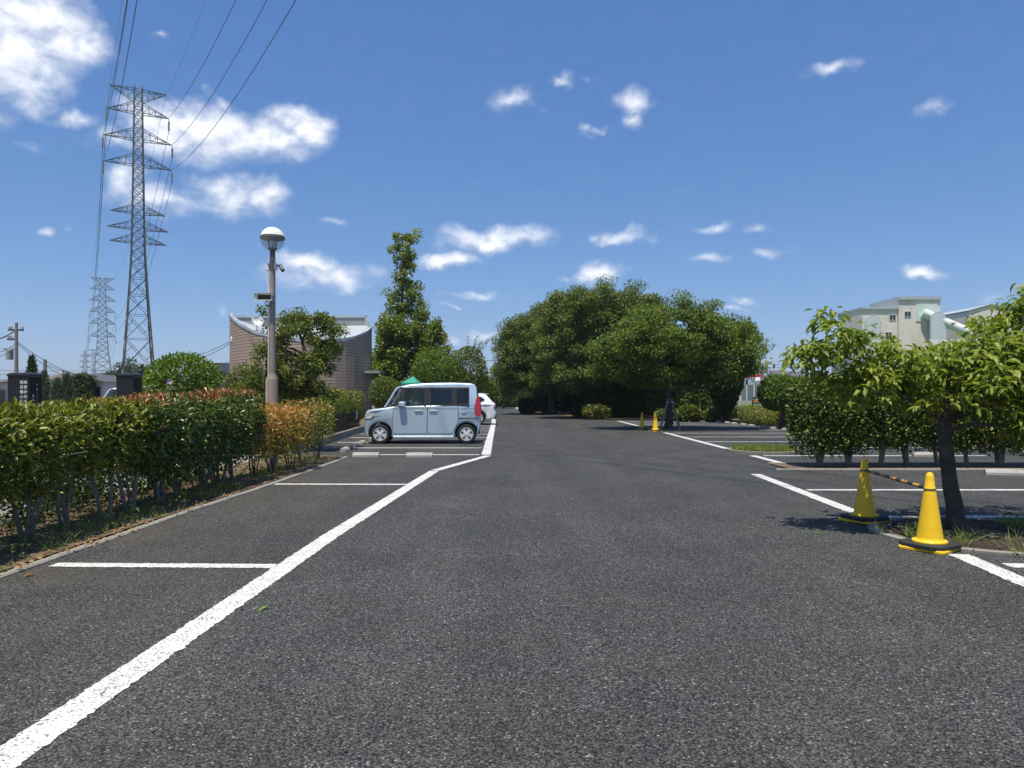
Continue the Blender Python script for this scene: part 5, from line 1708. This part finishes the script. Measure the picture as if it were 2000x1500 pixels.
def pylon(label, loc, prof, arms, mat, rl, rb, panels, ins_scale=1.0):
    """prof [(z, half side)], arms [(z, half length, rise, insulator?)]"""
    t = thing('power_pylon', label, 'pylon', loc, math.atan2(AD.y, AD.x), 'power pylons')
    hs = lambda z: float(np.interp(z, [p[0] for p in prof], [p[1] for p in prof]))
    zs = [p[0] for p in prof]
    for sx in (-1, 1):
        for sy in (-1, 1):
            mb = MB()
            for i in range(len(zs) - 1):
                bar(mb, (sx * hs(zs[i]), sy * hs(zs[i]), zs[i]), (sx * hs(zs[i + 1]), sy * hs(zs[i + 1]), zs[i + 1]), rl * (1 - .35 * zs[i] / zs[-1]))
            mb.build('leg', mat, t)
    for (ax_, s) in ((0, -1), (0, 1), (1, -1), (1, 1)):
        mb = MB()
        for i in range(len(panels) - 1):
            z0, z1 = panels[i], panels[i + 1]
            h0, h1 = hs(z0), hs(z1)

            def pt(u, h, z):
                return (u * h, s * h, z) if ax_ == 0 else (s * h, u * h, z)
            bar(mb, pt(-1, h0, z0), pt(1, h1, z1), rb)
            bar(mb, pt(1, h0, z0), pt(-1, h1, z1), rb)
            bar(mb, pt(-1, h1, z1), pt(1, h1, z1), rb * .8)
            if z1 - z0 > 3.2:                    # secondary bracing in the large panels
                zm, hm = (z0 + z1) / 2, hs((z0 + z1) / 2)
                for u in (-1, 1):
                    bar(mb, pt(u, hm, zm), pt(u * .5, (h0 + hm) / 2, (z0 + zm) / 2 + .1), rb * .6)
                    bar(mb, pt(u, hm, zm), pt(u * .5, (h1 + hm) / 2, (z1 + zm) / 2), rb * .6)
        mb.build('bracing', mat, t)
    tips = []
    for (z, hl, rise, ins) in arms:
        for s in (-1, 1):
            mb = MB()
            h, h2 = hs(z), hs(min(z + rise, zs[-1]))
            zr_ = min(z + rise, zs[-1])
            tip = Vector((s * hl, 0, z if rise > 0 else z))
            if rise < 0:
                h2 = hs(z + rise)
                zr_ = z + rise
            for sy in (-1, 1):
                bar(mb, (s * h, sy * h, z), tip, rb * 1.15)
                bar(mb, (s * h2, sy * h2, zr_), tip, rb * 1.0)
                for f in (.25, .5, .75):
                    a = Vector((s * h, sy * h, z)).lerp(tip, f)
                    b2 = Vector((s * h2, sy * h2, zr_)).lerp(tip, f)
                    bar(mb, a, b2, rb * .6)
                    bar(mb, b2, Vector((s * h, sy * h, z)).lerp(tip, f - .25), rb * .55)
            for f in (.3, .6):
                bar(mb, Vector((s * h, -h, z)).lerp(tip, f), Vector((s * h, h, z)).lerp(tip, f), rb * .6)
            mb.build('cross_arm', mat, t)
            tips.append((s, z, hl, ins))
            if ins:
                for sy in (-.14, .14):
                    pr = []
                    for k in range(9):
                        zz = z - .45 - 1.25 * ins_scale * k / 9
                        pr += [(.06, zz), (.13, zz - .03), (.13, zz - .07), (.06, zz - .10)]
                    MB().lathe([(r, q) for r, q in pr], 8, Matrix.Translation((s * (hl + .05), sy, 0))).build('insulator', M['insulator'], t, smooth=True)
                MB().tube([(s * hl, 0, z), (s * (hl + .05), 0, z - .4)], .05, 4).build('hanger', mat, t)
                MB().box(s * (hl + .05) - .06, s * (hl + .05) + .06, -.2, .2, z - .47, z - .40).build('yoke', mat, t)
                MB().box(s * (hl + .05) - .06, s * (hl + .05) + .06, -.2, .2, z - .5 - 1.3 * ins_scale, z - .42 - 1.3 * ins_scale).build('yoke', mat, t)
    return t


D1 = 105.0
T1 = at(270, 772, D1)
zz1 = lambda py: H + (HZ - py) * D1 / F
prof1 = [(0, 2.35), (5.5, 1.86), (12, 1.42), (17, 1.10), (21.4, .86), (27, .74), (34, .64), (41, .54), (45.0, .50)]
pan1 = [0, 5.2, 9.4, 12.8, 15.6, 18.0, 20.0, 21.6]
z = 21.6
while z < 44.4:
    z += 1.28
    pan1.append(min(z, 45.0))
arms1 = [(zz1(175), 3.6, -1.7, False), (zz1(221), 3.9, 1.5, True), (zz1(273), 4.35, 1.5, True), (zz1(323), 4.3, 1.5, True), (zz1(416), 3.45, 1.1, False), (zz1(447), 3.9, 1.1, False), (zz1(474), 3.6, 1.1, False)]
pylon('tall nearest lattice pylon with seven pairs of cross arms', (T1.x, T1.y, -.05), prof1, arms1, M['steel'], .15, .052, pan1)
D2 = 244.0
T2 = at(200, 772, D2)
zz2 = lambda py: H + (HZ - py) * D2 / F
prof2 = [(0, 4.0), (8, 2.75), (16, 1.7), (20, 1.45), (40.2, .75)]
pan2 = [0, 5.5, 9.5, 12.5, 15, 17]
z = 17
while z < 39.5:
    z += 1.9
    pan2.append(min(z, 40.2))
arms2 = [(zz2(543), 3.4, -1.6, False), (zz2(565), 3.6, 1.8, False), (zz2(587), 3.9, 1.8, False), (zz2(609), 3.7, 1.8, True), (zz2(632), 3.8, 1.8, True), (zz2(657), 3.8, 1.8, True)]
pylon('second lattice pylon left of the tallest one', (T2.x, T2.y, -.05), prof2, arms2, M['steel_hazed'], .17, .08, pan2, 1.4)
D3 = 520.0
T3 = at(166, 772, D3)
zz3 = lambda py: H + (HZ - py) * D3 / F
pylon('small far pylon left of the second pylon', (T3.x, T3.y, -.05), [(0, 3.2), (12, 1.6), (32.6, .5)], [(zz3(696), 3.3, 1.5, False), (zz3(707), 3.8, 1.5, False), (zz3(718), 3.4, 1.5, False)], M['steel_hazed'], .28, .16, [0, 6, 11, 15, 18, 21, 24, 27, 30, 32.6])
D4 = 560.0
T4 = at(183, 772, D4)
zz4 = lambda py: H + (HZ - py) * D4 / F
pylon('farthest thin pylon between the second and the small far pylon', (T4.x, T4.y, -.05), [(0, 2.6), (12, 1.5), (36, .8)], [(zz4(684), 4.2, 1.5, False), (zz4(694), 3.8, 1.5, False)], M['steel_hazed'], .26, .14, [0, 6, 11, 15, 18, 21, 24, 27, 30, 33, 36])


def wire(a, b, sag, r, label, n=40, t0=0, t1=1, group='power line wires'):
    a, b = Vector(a), Vector(b)
    pts = []
    for k in range(n + 1):
        f = t0 + (t1 - t0) * k / n
        p = a.lerp(b, f)
        p.z -= sag * 4 * f * (1 - f)
        pts.append(p)
    o = MB().tube(pts, r, 5).build('power_line', M['wire'])
    tag(o, label, 'wire', group)
    return o


lv = {1: 'upper', 2: 'middle', 3: 'lower'}
span = (T2 - T1).length
for k in (1, 2, 3):
    for s in (-1, 1):
        z, hl = arms1[k][0], arms1[k][1]
        tip = T1 + AD * (s * hl)
        # towards and over the camera
        e = T1 + LD * 161 + AD * (s * hl)
        wire((tip.x, tip.y, z), (e.x, e.y, z + 1.0), 8.2, .028, '%s %s wire running overhead from the tallest pylon' % (lv[k], 'left hand' if s < 0 else 'right hand'))
        z2, hl2 = arms2[k + 2][0], arms2[k + 2][1]
        tb = T2 + AD * (s * hl2)
        wire((tip.x + AD.x * s * .05, tip.y + AD.y * s * .05, z - 1.9), (tb.x, tb.y, z2 - 2.2), 6.0, .03, '%s %s wire strung between the tallest and the second pylon' % (lv[k], 'left hand' if s < 0 else 'right hand'))
        t3 = T2 + (T2 - T1) * 1.6 + AD * (s * 4)
        wire((tb.x, tb.y, z2 - 2.2), (t3.x, t3.y, 12 + 4 * (3 - k)), 6, .035, '%s %s wire running away beyond the second pylon' % (lv[k], 'left hand' if s < 0 else 'right hand'), 20)
for s in (-1, 1):
    tip = T1 + AD * (s * 3.6)
    e = T1 + LD * 161 + AD * (s * 3.6)
    wire((tip.x, tip.y, arms1[0][0]), (e.x, e.y, arms1[0][0] + 1), 5.5, .012, 'thin %s earth wire overhead from the pylon top' % ('left' if s < 0 else 'right'))
    tb = T2 + AD * (s * 3.4)
    wire((tip.x, tip.y, arms1[0][0]), (tb.x, tb.y, arms2[0][0]), 4, .016, 'thin %s earth wire between the two pylon tops' % ('left' if s < 0 else 'right'))

# ------------------------------------------------------------------ utility poles
M['pole_concrete'] = pmat('pole_concrete', (.23, .20, .175), .85, .15, 3)


def upole(lab, px, py_top, Y, r, arms=(), box=None):
    p = at(px, py_top, Y)
    t = thing('utility_pole', lab, 'utility pole', (p.x, Y, 0), 0, 'utility poles')
    MB().lathe([(r * 1.3, -.1), (r * .8, p.z)], 14).build('pole', M['pole_concrete'], t, smooth=True)
    for (z, xa, xb) in arms:
        MB().box(xa, xb, -.05, .05, p.z - z - .05, p.z - z + .05).build('cross_arm', M['steel'], t)
        for q in (xa + .06, (xa * .6), xb - .06):
            MB().lathe([(.03, 0), (.06, .04), (.04, .09), (.06, .13), (.02, .2)], 8, Matrix.Translation((q, 0, p.z - z + .05))).build('insulator', M['insulator'], t)
    if box:
        MB().lathe([(.19, 0), (.19, .55), (.1, .6)], 14, Matrix.Translation((-.35, -.05, p.z - box))).build('transformer', M['grey_paint'], t, smooth=True)
        MB().box(-.75, 0, -.04, .04, p.z - box + .58, p.z - box + .63).build('bracket', M['steel'], t)
    return p


pA = upole('brown utility pole with cross arms and transformer at the left edge', 32, 630, 42, .095, ((.42, -.45, .4), (.95, -.5, 0)), 2.1)
pB = upole('shorter brown pole behind the conifers', 88, 702, 52, .13)
upole('thin far pole left of the second pylon', 123, 723, 80, .10)
upole('far pole in front of the brown building', 432, 709, 120, .14, ((.6, -1.0, 1.0),))
for i, (px, py, Y) in enumerate(((1499, 704, 190), (1488, 722, 150), (1504, 718, 170), (1568, 715, 160))):
    upole('%s thin pole from the left above the field at right' % ['second', 'first', 'third', 'fourth'][i], px, py, Y, .14, ((.8, -1.0, 1.0),))


def uwire(a, b, sag, lab, r=.018):
    wire(a, b, sag, r, lab, 20, group='street wires')


def rel(px, py, Y):
    p = at(px, py, Y)
    return (p.x, p.y, p.z)


uwire(rel(34, 668, 42), rel(225, 722, 75), 1.2, 'upper street wire sagging right from the brown utility pole')
uwire(rel(34, 671, 42), rel(225, 727, 75), 1.5, 'lower street wire sagging right from the brown utility pole')
uwire(rel(31, 645, 42), rel(-60, 665, 40), .3, 'thick black cable leaving the photo left from the pole arms', .04)
uwire(rel(31, 672, 42), rel(-60, 690, 40), .3, 'street cable leaving the photo left below the arms')
uwire(rel(31, 680, 42), rel(-60, 698, 40), .3, 'lowest street cable leaving the photo left')
uwire(rel(88, 712, 52), rel(260, 728, 90), .8, 'street wire from the shorter brown pole to the right')
uwire(rel(330, 702, 60), rel(449, 667, 44), .3, 'upper service wire reaching the brown building')
uwire(rel(330, 708, 60), rel(449, 671, 44), .4, 'lower service wire reaching the brown building')
uwire(rel(-40, 722, 120), rel(330, 716, 140), .5, 'long far wire crossing behind the pylons', .03)
uwire(rel(-40, 730, 120), rel(330, 722, 140), .5, 'second long far wire crossing behind the pylons', .03)
for i, py in enumerate((704, 710, 718)):
    uwire(rel(1440, py + 3, 190), rel(1660, py - 2, 190), 1.0, '%s wire crossing the sky left of the near tree' % ['top', 'middle', 'bottom'][i], .05)
uwire(rel(905, 698, 110), rel(990, 702, 110), .3, 'far wire between the domed bush and the grove', .04)

# ------------------------------------------------------------------ far houses left
def house(lab, px0, px1, py_eave, py_ridge, Y, wall, roof, depth=6.0, hip=True, wins=1, cat='house', ridge_along='x'):
    xa, xb = (px0 - 1000) * Y / F, (px1 - 1000) * Y / F
    ze, zr_ = H + (HZ - py_eave) * Y / F, H + (HZ - py_ridge) * Y / F
    cx, w = (xa + xb) / 2, (xb - xa) / 2
    t = thing('house', lab, cat, (cx, Y, -.05), 0, 'far houses')
    MB().box(-w * .88, w * .88, 0, depth, 0, ze + .05).build('wall', M[wall], t)
    o = .12
    if ridge_along == 'x':
        k = w * .45 if hip else 0
        vs = [(-w, -.5, ze), (w, -.5, ze), (w, depth + .5, ze), (-w, depth + .5, ze), (-w + k, depth / 2, zr_), (w - k, depth / 2, zr_)]
        fs = [(0, 1, 5, 4), (1, 2, 5), (2, 3, 4, 5), (3, 0, 4), (3, 2, 1, 0)]
    else:
        vs = [(-w, -.5, ze), (w, -.5, ze), (w, depth + .5, ze), (-w, depth + .5, ze), (0, -.5, zr_), (0, depth + .5, zr_)]
        fs = [(0, 1, 4), (1, 2, 5, 4), (2, 3, 5), (3, 0, 4, 5), (3, 2, 1, 0)]
    MB().add(vs, fs).build('roof', M[roof], t)
    for k in range(wins):
        x = -w * .5 + (w * 1.0) * k / max(1, wins - 1) if wins > 1 else w * .4
        f = MB().box(x - .45, x + .45, -.05, .02, ze - 1.3, ze - .35).build('window', M['grey_paint'], t)
        MB().box(x - .39, x + .39, -.06, -.051, ze - 1.24, ze - .41).build('pane', M['glass_dark'], f)
    return t


house('small house with brown hipped roof behind the junipers', 80, 124, 740, 726, 62, 'cream', 'brown_roof', 5)
hb = house('white gabled house whose front is covered in ivy', 138, 207, 744, 729, 56, 'white_wall', 'slate', 5, hip=False, wins=1, ridge_along='y')
# ivy on that house
rng = np.random.default_rng(77)
n = 5200
xa, xb = (148 - 172.5) * 56 / F, (190 - 172.5) * 56 / F
ztop_ = H + (HZ - 727) * 56 / F
P = np.stack([rng.uniform(xa, xb, n), rng.uniform(-.75, -.1, n), rng.uniform(0, 1, n)], 1)
P[:, 2] = .1 + P[:, 2] * (ztop_ - .1 - np.abs(P[:, 0] - (xa + xb) / 2) * .42)
link('ivy', leaf_np('ivy', P, rng.normal(0, 1, (n, 3)) + [0, -.6, -.2], rng.normal(0, .5, (n, 3)) + [0, -.7, .6], .17, .13, M['dark_leaf'], 'far'), hb, kind='stuff')
house('grey two storey flat looking house left of the brown building', 388, 428, 708, 704, 95, 'grey_wall', 'roof_trim', 8, hip=False, wins=2)
house('blue roofed shed cut by the left edge of the photo', -40, 12, 745, 738, 40, 'white_wall', 'slate', 4, hip=False)
house('low house with a dark roof right of the annex window', 428, 460, 752, 744, 60, 'grey_wall', 'brown_roof', 5, hip=False)
for i, (px0, px1, pe, pr, Y) in enumerate(((1512, 1552, 737, 722, 140), (1546, 1590, 738, 724, 130))):
    house(['grey roofed house left of the near tree across the field', 'second grey roofed house half hidden by the near tree leaves'][i], px0, px1, pe, pr, Y, 'white_wall', 'slate', 7, wins=2)


def far_tree(lab, px, py_top, half, Y, seed, mat='dark_leaf'):
    x = (px - 1000) * Y / F
    zt_ = H + (HZ - py_top) * Y / F
    r = half * Y / F
    rng = np.random.default_rng(seed)
    tree('far_tree', lab, 'tree', (x, Y, 0), [(x, Y, 0, .3), (x, Y, zt_ * .35, .22), (x, Y, zt_ * .7, .1)], fill(rng, [((x, Y, zt_ * .62), (r, r, zt_ * .38)), ((x - r * .3, Y, zt_ * .4), (r * .8, r, zt_ * .3))], 45, r * .3, .5, .5), r * .32, M[mat], 90, (.5, .3), 'far', 'bark_dark', 'far trees', limbs=3, seed=seed)


far_tree('rounded dark tree right of the tallest pylon foot', 272, 701, 36, 130, 901)
far_tree('dark tree between the two pylon feet', 216, 723, 18, 150, 902)
far_tree('low dark tree behind the bright green bush', 322, 728, 30, 120, 903)
far_tree('dark far tree behind the annex', 400, 735, 30, 130, 904)
for i, (px, pt, h_, Y) in enumerate(((900, 728, 26, 160), (940, 738, 20, 170), (1000, 735, 30, 200))):
    far_tree('%s far tree from the left beyond the end of the drive' % ORD[i], px, pt, h_, Y, 910 + i)

# ------------------------------------------------------------------ right background: field, fence, filling station, factory
tall = [(RND.uniform(14, 24), RND.uniform(31, 48), 1.2) for _ in range(70)]
tag(scatter_blades('tall_grass', tall, 130, .9, M['grass_blade'], w=.05, lean=.35), 'tall green grass in the field behind the fence at right', 'grass')
fn = thing('mesh_fence', 'dark green mesh fence at the edge of the field', 'fence', (13.3, 30, .02))
M['fence_green'] = pmat('fence_green', (.012, .030, .026), .5, .1, 5)
for k in range(8):
    y = -3 + k * 2.0
    MB().tube([(0, y, 0), (0, y, 1.15)], .035, 8).build('post', M['fence_green'], fn)
for z in (.12, 1.12):
    MB().tube([(0, -3, z), (0, 11, z)], .018, 6).build('rail', M['fence_green'], fn)
for k in range(70):
    MB().box(-.003, .003, -3 + k * .2 - .003, -3 + k * .2 + .003, .12, 1.12).build('mesh_wire', M['fence_green'], fn)
MB().box(-.05, -.04, 4.25, 4.55, .68, .98).build('notice', M['white_plastic'], fn)

M['red_band'] = pmat('red_band', (.55, .02, .03), .5, .05, 2)
Y = 150
cx = (1474 - 1000) * Y / F
st = thing('filling_station', 'white roofed canopy with a red band beyond the field', 'building', (cx, Y, 0))
za, zb_ = H + (HZ - 736) * Y / F, H + (HZ - 732) * Y / F
MB().box(-1.9, 1.9, 0, 6, za, zb_ + .05).build('red_fascia', M['red_band'], st)
MB().loft([[(-1.8, .2, zb_ + .06), (1.8, .2, zb_ + .06), (1.8, 6, zb_ + .06), (-1.8, 6, zb_ + .06)], [(-1.0, 2, zb_ + .75), (.7, 2, zb_ + .75), (.7, 5, zb_ + .75), (-1.0, 5, zb_ + .75)]]).build('white_roof', M['white_wall'], st)
for x in (-1.5, 0, 1.4):
    MB().box(x - .1, x + .1, .3, .5, 0, za).build('post', M['white_wall'], st)
MB().box(-2.8, 2.9, 4, 7, 0, za - 1.5).build('back_wall', M['white_wall'], st)
b2 = thing('shed', 'low white shed right of the red banded canopy', 'building', ((1495 - 1000) * 155 / F, 155, 0))
MB().box(-1.0, 1.2, 0, 5, 0, 4.1).build('wall', M['white_wall'], b2)
MB().box(-1.2, 1.4, -.3, 5.3, 4.1, 4.5).build('roof', M['roof_metal'], b2)
w_ = MB().box(-.5, .3, -.04, .02, 2.4, 3.6).build('window', M['grey_paint'], b2)
MB().box(-.43, .23, -.05, -.041, 2.47, 3.53).build('pane', M['glass_dark'], w_)
MB().box(0, .01, 0, .01, 0, .01)
t = thing('block_wall', 'long pale concrete wall beyond the field', 'wall', ((1475 - 1000) * 120 / F, 120, 0))
MB().box(-5, 6, 0, .2, 0, .55).build('coping', M['concrete'], t)
M['orange_paint'] = pmat('orange_machine', (.62, .30, .02), .5, .1, 3)
t = thing('excavator', 'small orange machine parked beyond the field', 'machine', ((1478 - 1000) * 118 / F, 118, 0))
t.scale = (.62, .62, .62)
MB().cbox(-.9, .7, 0, 1.2, .1, .55, .1).build('track', M['rubber'], t)
MB().cbox(-.8, .6, .1, 1.1, .55, 1.15, .12).build('body', M['orange_paint'], t)
MB().cbox(-.7, -.1, .2, 1.0, 1.16, 1.9, .08).build('cab', M['glass_dark'], t)
MB().tube([(.5, .6, .9), (1.1, .6, 1.5), (1.5, .6, .7)], .09, 6).build('boom', M['orange_paint'], t)

# factory
Yf = 120.0
zf_ = lambda py: H + (HZ - py) * Yf / F
xf_ = lambda px: (px - 1000) * Yf / F
fx = xf_(1760)
fac = thing('factory', 'cream factory tower block with stepped roof above the near tree', 'building', (fx, Yf, 0))
loc_ = lambda px: xf_(px) - fx
MB().box(loc_(1684), loc_(1752.5), 0, 9, 0, zf_(604)).build('wall', M['cream'], fac)
MB().box(loc_(1753), loc_(1834), -.4, 9, 0, zf_(586)).build('tower_wall', M['cream'], fac)
MB().box(loc_(1683), loc_(1752.5), -.25, 9, zf_(604), zf_(600)).build('parapet', M['roof_trim'], fac)
MB().box(loc_(1752), loc_(1835), -.65, 9.2, zf_(586), zf_(580)).build('parapet', M['roof_trim'], fac)
for px, py, y in ((1743, 620, 0), (1770, 614, -.4), (1735, 654, 0)):
    f = MB().box(loc_(px) - .55, loc_(px) + .55, y - .08, y + .02, zf_(py) - .48, zf_(py) + .48).build('window', M['white_wall'], fac)
    for s in (-1, 1):
        MB().box(loc_(px) + s * .25 - .21, loc_(px) + s * .25 + .21, y - .10, y - .081, zf_(py) - .38, zf_(py) + .40).build('pane', M['glass_dark'], f)
MB().box(loc_(1786), loc_(1828), -.5, -.38, zf_(628), zf_(594)).build('duct_panel', M['pale_green'], fac)
for k in range(1, 4):
    x = loc_(1786 + 42 * k / 4)
    MB().box(x - .03, x + .03, -.53, -.501, zf_(628), zf_(594)).build('panel_rib', M['pale_green'], fac)


def arch_panel(px, py, half, y, nm):
    pts = [(half * Yf / F * math.cos(a), half * Yf / F * math.sin(a)) for a in [math.pi * k / 16 for k in range(17)]]
    h = 4.6
    poly = [(pts[0][0], -h)] + pts + [(pts[-1][0], -h)]
    c = (loc_(px), zf_(py))
    o = MB().loft([[(c[0] + x, y, c[1] + z) for x, z in poly], [(c[0] + x, y - .12, c[1] + z) for x, z in poly]]).build(nm, M['roof_trim'], fac)
    inn = [(x * .88, z * .88 if z > 0 else z) for x, z in poly]
    MB().loft([[(c[0] + x, y - .121, c[1] + z) for x, z in inn], [(c[0] + x, y - .16, c[1] + z) for x, z in inn]]).build('arch_infill', M['pale_sheet'], o)


M['pale_sheet'] = pmat('pale_sheet', (.55, .60, .63), .5, .05, 1)
arch_panel(1704, 631, 15.5, -.02, 'arched_panel')
arch_panel(1817, 628, 16, -2.2, 'arched_panel')
a, b2 = at(1803, 611, Yf - .6), at(1905, 655, Yf - 3.5)
o_ = Vector((fx, Yf, 0))
MB().tube([a - o_, a.lerp(b2, .5) - o_, b2 - o_], [.74, .74, .74], 24).build('sloping_duct', M['pale_green'], fac, smooth=True)
for f, r in ((.28, .3), (.55, .45)):
    p = a.lerp(b2, f) - o_ + Vector((0, -.72, .15))
    MB().cbox(p.x - r, p.x + r * .8, p.y - .05, p.y + .1, p.z - .14, p.z + .2, .05).build('rust_patch', M['rust_patch'], fac)
MB().tube([Vector((loc_(1866), -2, 0)), Vector((loc_(1866), -2, zf_(648)))], .3, 8).build('duct_support', M['bar_dark'], fac)
Yg = 125.0
g0 = (1930 - 1000) * Yg / F
g = thing('warehouse', 'cream gabled warehouse right of the sloping green duct', 'building', (g0, Yg, 0))
zg = lambda py: H + (HZ - py) * Yg / F
xg = lambda px: (px - 1000) * Yg / F - g0
prof_ = [(xg(1890), 0), (xg(1890), zg(609)), (xg(1935), zg(596)), (xg(1985), zg(608)), (xg(1985), 0)]
MB().loft([[(x, 0, z) for x, z in prof_], [(x, 14, z) for x, z in prof_]]).build('wall', M['cream'], g)
MB().loft([[(xg(1889), -.2, zg(608)), (xg(1935), -.2, zg(595)), (xg(1935), -.2, zg(593.5)), (xg(1889), -.2, zg(606.5))], [(xg(1889), 14.2, zg(608)), (xg(1935), 14.2, zg(595)), (xg(1935), 14.2, zg(593.5)), (xg(1889), 14.2, zg(606.5))]]).build('roof', M['roof_trim'], g)
MB().loft([[(xg(1935.3), -.2, zg(595)), (xg(1986), -.2, zg(607)), (xg(1986), -.2, zg(605.5)), (xg(1935.3), -.2, zg(593.5))], [(xg(1935.3), 14.2, zg(595)), (xg(1986), 14.2, zg(607)), (xg(1986), 14.2, zg(605.5)), (xg(1935.3), 14.2, zg(593.5))]]).build('roof', M['roof_trim'], g)
Yh = 70.0
h0 = (1945 - 1000) * Yh / F
hs_ = thing('corrugated_shed', 'grey corrugated roofed shed behind the near tree', 'building', (h0, Yh, 0))
zh = lambda py: H + (HZ - py) * Yh / F
xh = lambda px: (px - 1000) * Yh / F - h0
MB().box(xh(1885), xh(2060), 1, 7, 0, zh(702)).build('wall', M['grey_wall'], hs_)
mb = MB()
nn = 44
top_, bot_ = [], []
for k in range(nn + 1):
    x = xh(1878) + (xh(2065) - xh(1878)) * k / nn
    dz = .06 * (k % 2)
    bot_.append((x, .4, zh(700) + dz))
    top_.append((x, 5.5, zh(655) + dz))
mb.add(bot_ + top_, [(k, k + 1, nn + 2 + k, nn + 1 + k) for k in range(nn)])
mb.build('corrugated_roof', M['parapet'], hs_)
lv_ = thing('louvred_shed', 'grey louvred wall behind the left boughs of the near tree', 'building', ((1690 - 1000) * 75 / F, 75, 0))
zl = lambda py: H + (HZ - py) * 75 / F
MB().box(-1.7, 1.6, .1, 4, 0, zl(686)).build('wall', M['grey_wall'], lv_)
for k in range(14):
    z = zl(732) + (zl(690) - zl(732)) * k / 14
    MB().loft([[(-1.7, -.06, z), (1.6, -.06, z), (1.6, .08, z + .1), (-1.7, .08, z + .1)], [(-1.7, -.03, z + .03), (1.6, -.03, z + .03), (1.6, .09, z + .13), (-1.7, .09, z + .13)]]).build('louvre', M['roof_metal'], lv_)

# distant hills and rows of far roofs and trees along the horizon
rng = np.random.default_rng(5)
xs = np.linspace(-2400, 2400, 160)
hh = 14 + 10 * np.abs(np.sin(xs * .004 + 1)) + rng.uniform(0, 5, 160)
M['far_wood'] = pmat('far_wood', (.045, .075, .045), .95, .4, .02)
mb = MB()
mb.add([(x, 1500, -1) for x in xs] + [(x, 1540, h) for x, h in zip(xs, hh)] + [(x, 1700, -1) for x in xs],
       [(i, i + 1, 160 + i + 1, 160 + i) for i in range(159)] + [(160 + i, 160 + i + 1, 320 + i + 1, 320 + i) for i in range(159)])
hill = mb.build('hills', M['far_wood'])
hill['kind'] = 'structure'
rg_ = random.Random(9)
ORD20 = ORD + ['seventeenth', 'eighteenth', 'nineteenth', 'twentieth', 'twenty first', 'twenty second', 'twenty third', 'twenty fourth', 'twenty fifth', 'twenty sixth']
k = 0
for (px0, px1, Y) in ((-60, 420, 150), (880, 1010, 190), (1440, 1640, 240)):
    px = px0
    while px < px1:
        w = rg_.uniform(22, 44) * 150 / Y
        wc = rg_.choice(['white', 'cream', 'grey']), rg_.choice(['slate', 'brown', 'metal'])
        house('%s far low %s house with %s roof from the left along the horizon' % (ORD20[k], wc[0], wc[1]), px, px + w, 752 - rg_.uniform(0, 8), 742 - rg_.uniform(0, 8), Y + rg_.uniform(-10, 25), {'white': 'white_wall', 'cream': 'cream', 'grey': 'grey_wall'}[wc[0]], {'slate': 'slate', 'brown': 'brown_roof', 'metal': 'roof_metal'}[wc[1]], 7, wins=1)
        px += w + rg_.uniform(8, 30)
        k += 1

# ------------------------------------------------------------------ parasol
t = thing('garden_parasol', 'green garden parasol opening above the blue car roof', 'parasol', (at(802, 772, 40).x, 40, 0))
M['parasol_green'] = pmat('parasol_green', (.02, .28, .19), .7, .1, 4)
zt_ = H + (HZ - 735) * 40 / F
ze_ = H + (HZ - 748) * 40 / F
mb = MB()
n8 = 8
apex = (0.15, 0, zt_)
rim_ = [(.55 * math.cos(2 * math.pi * k / n8), .55 * math.sin(2 * math.pi * k / n8), ze_) for k in range(n8)]
val = [(x * 1.01, y * 1.01, z - .1) for x, y, z in rim_]
for k in range(n8):
    j = (k + 1) % n8
    MB().add([apex, rim_[k], rim_[j]], [(0, 1, 2)]).build('canopy_panel', M['parasol_green'], t)
    MB().add([rim_[k], rim_[j], val[j], val[k]], [(0, 1, 2, 3)]).build('valance', M['parasol_green'], t)
MB().tube([(.1, 0, 0), (.15, 0, zt_ + .05)], .025, 8).build('pole', M['grey_paint'], t)

# ------------------------------------------------------------------ the air
hz, nt, b = new_mat('haze')
nt.nodes.remove(b)
pv = nd(nt, 'ShaderNodeVolumePrincipled', {'Color': (.80, .88, 1.0, 1), 'Density': .00028, 'Anisotropy': .3})
nt.links.new(pv.outputs[0], nt.nodes['Material Output'].inputs['Volume'])
haze = MB().box(-2600, 2600, -320, 4100, -2.5, 62).build('haze', hz, kind='stuff')
tag(haze, 'thin summer haze over the whole place', 'haze')
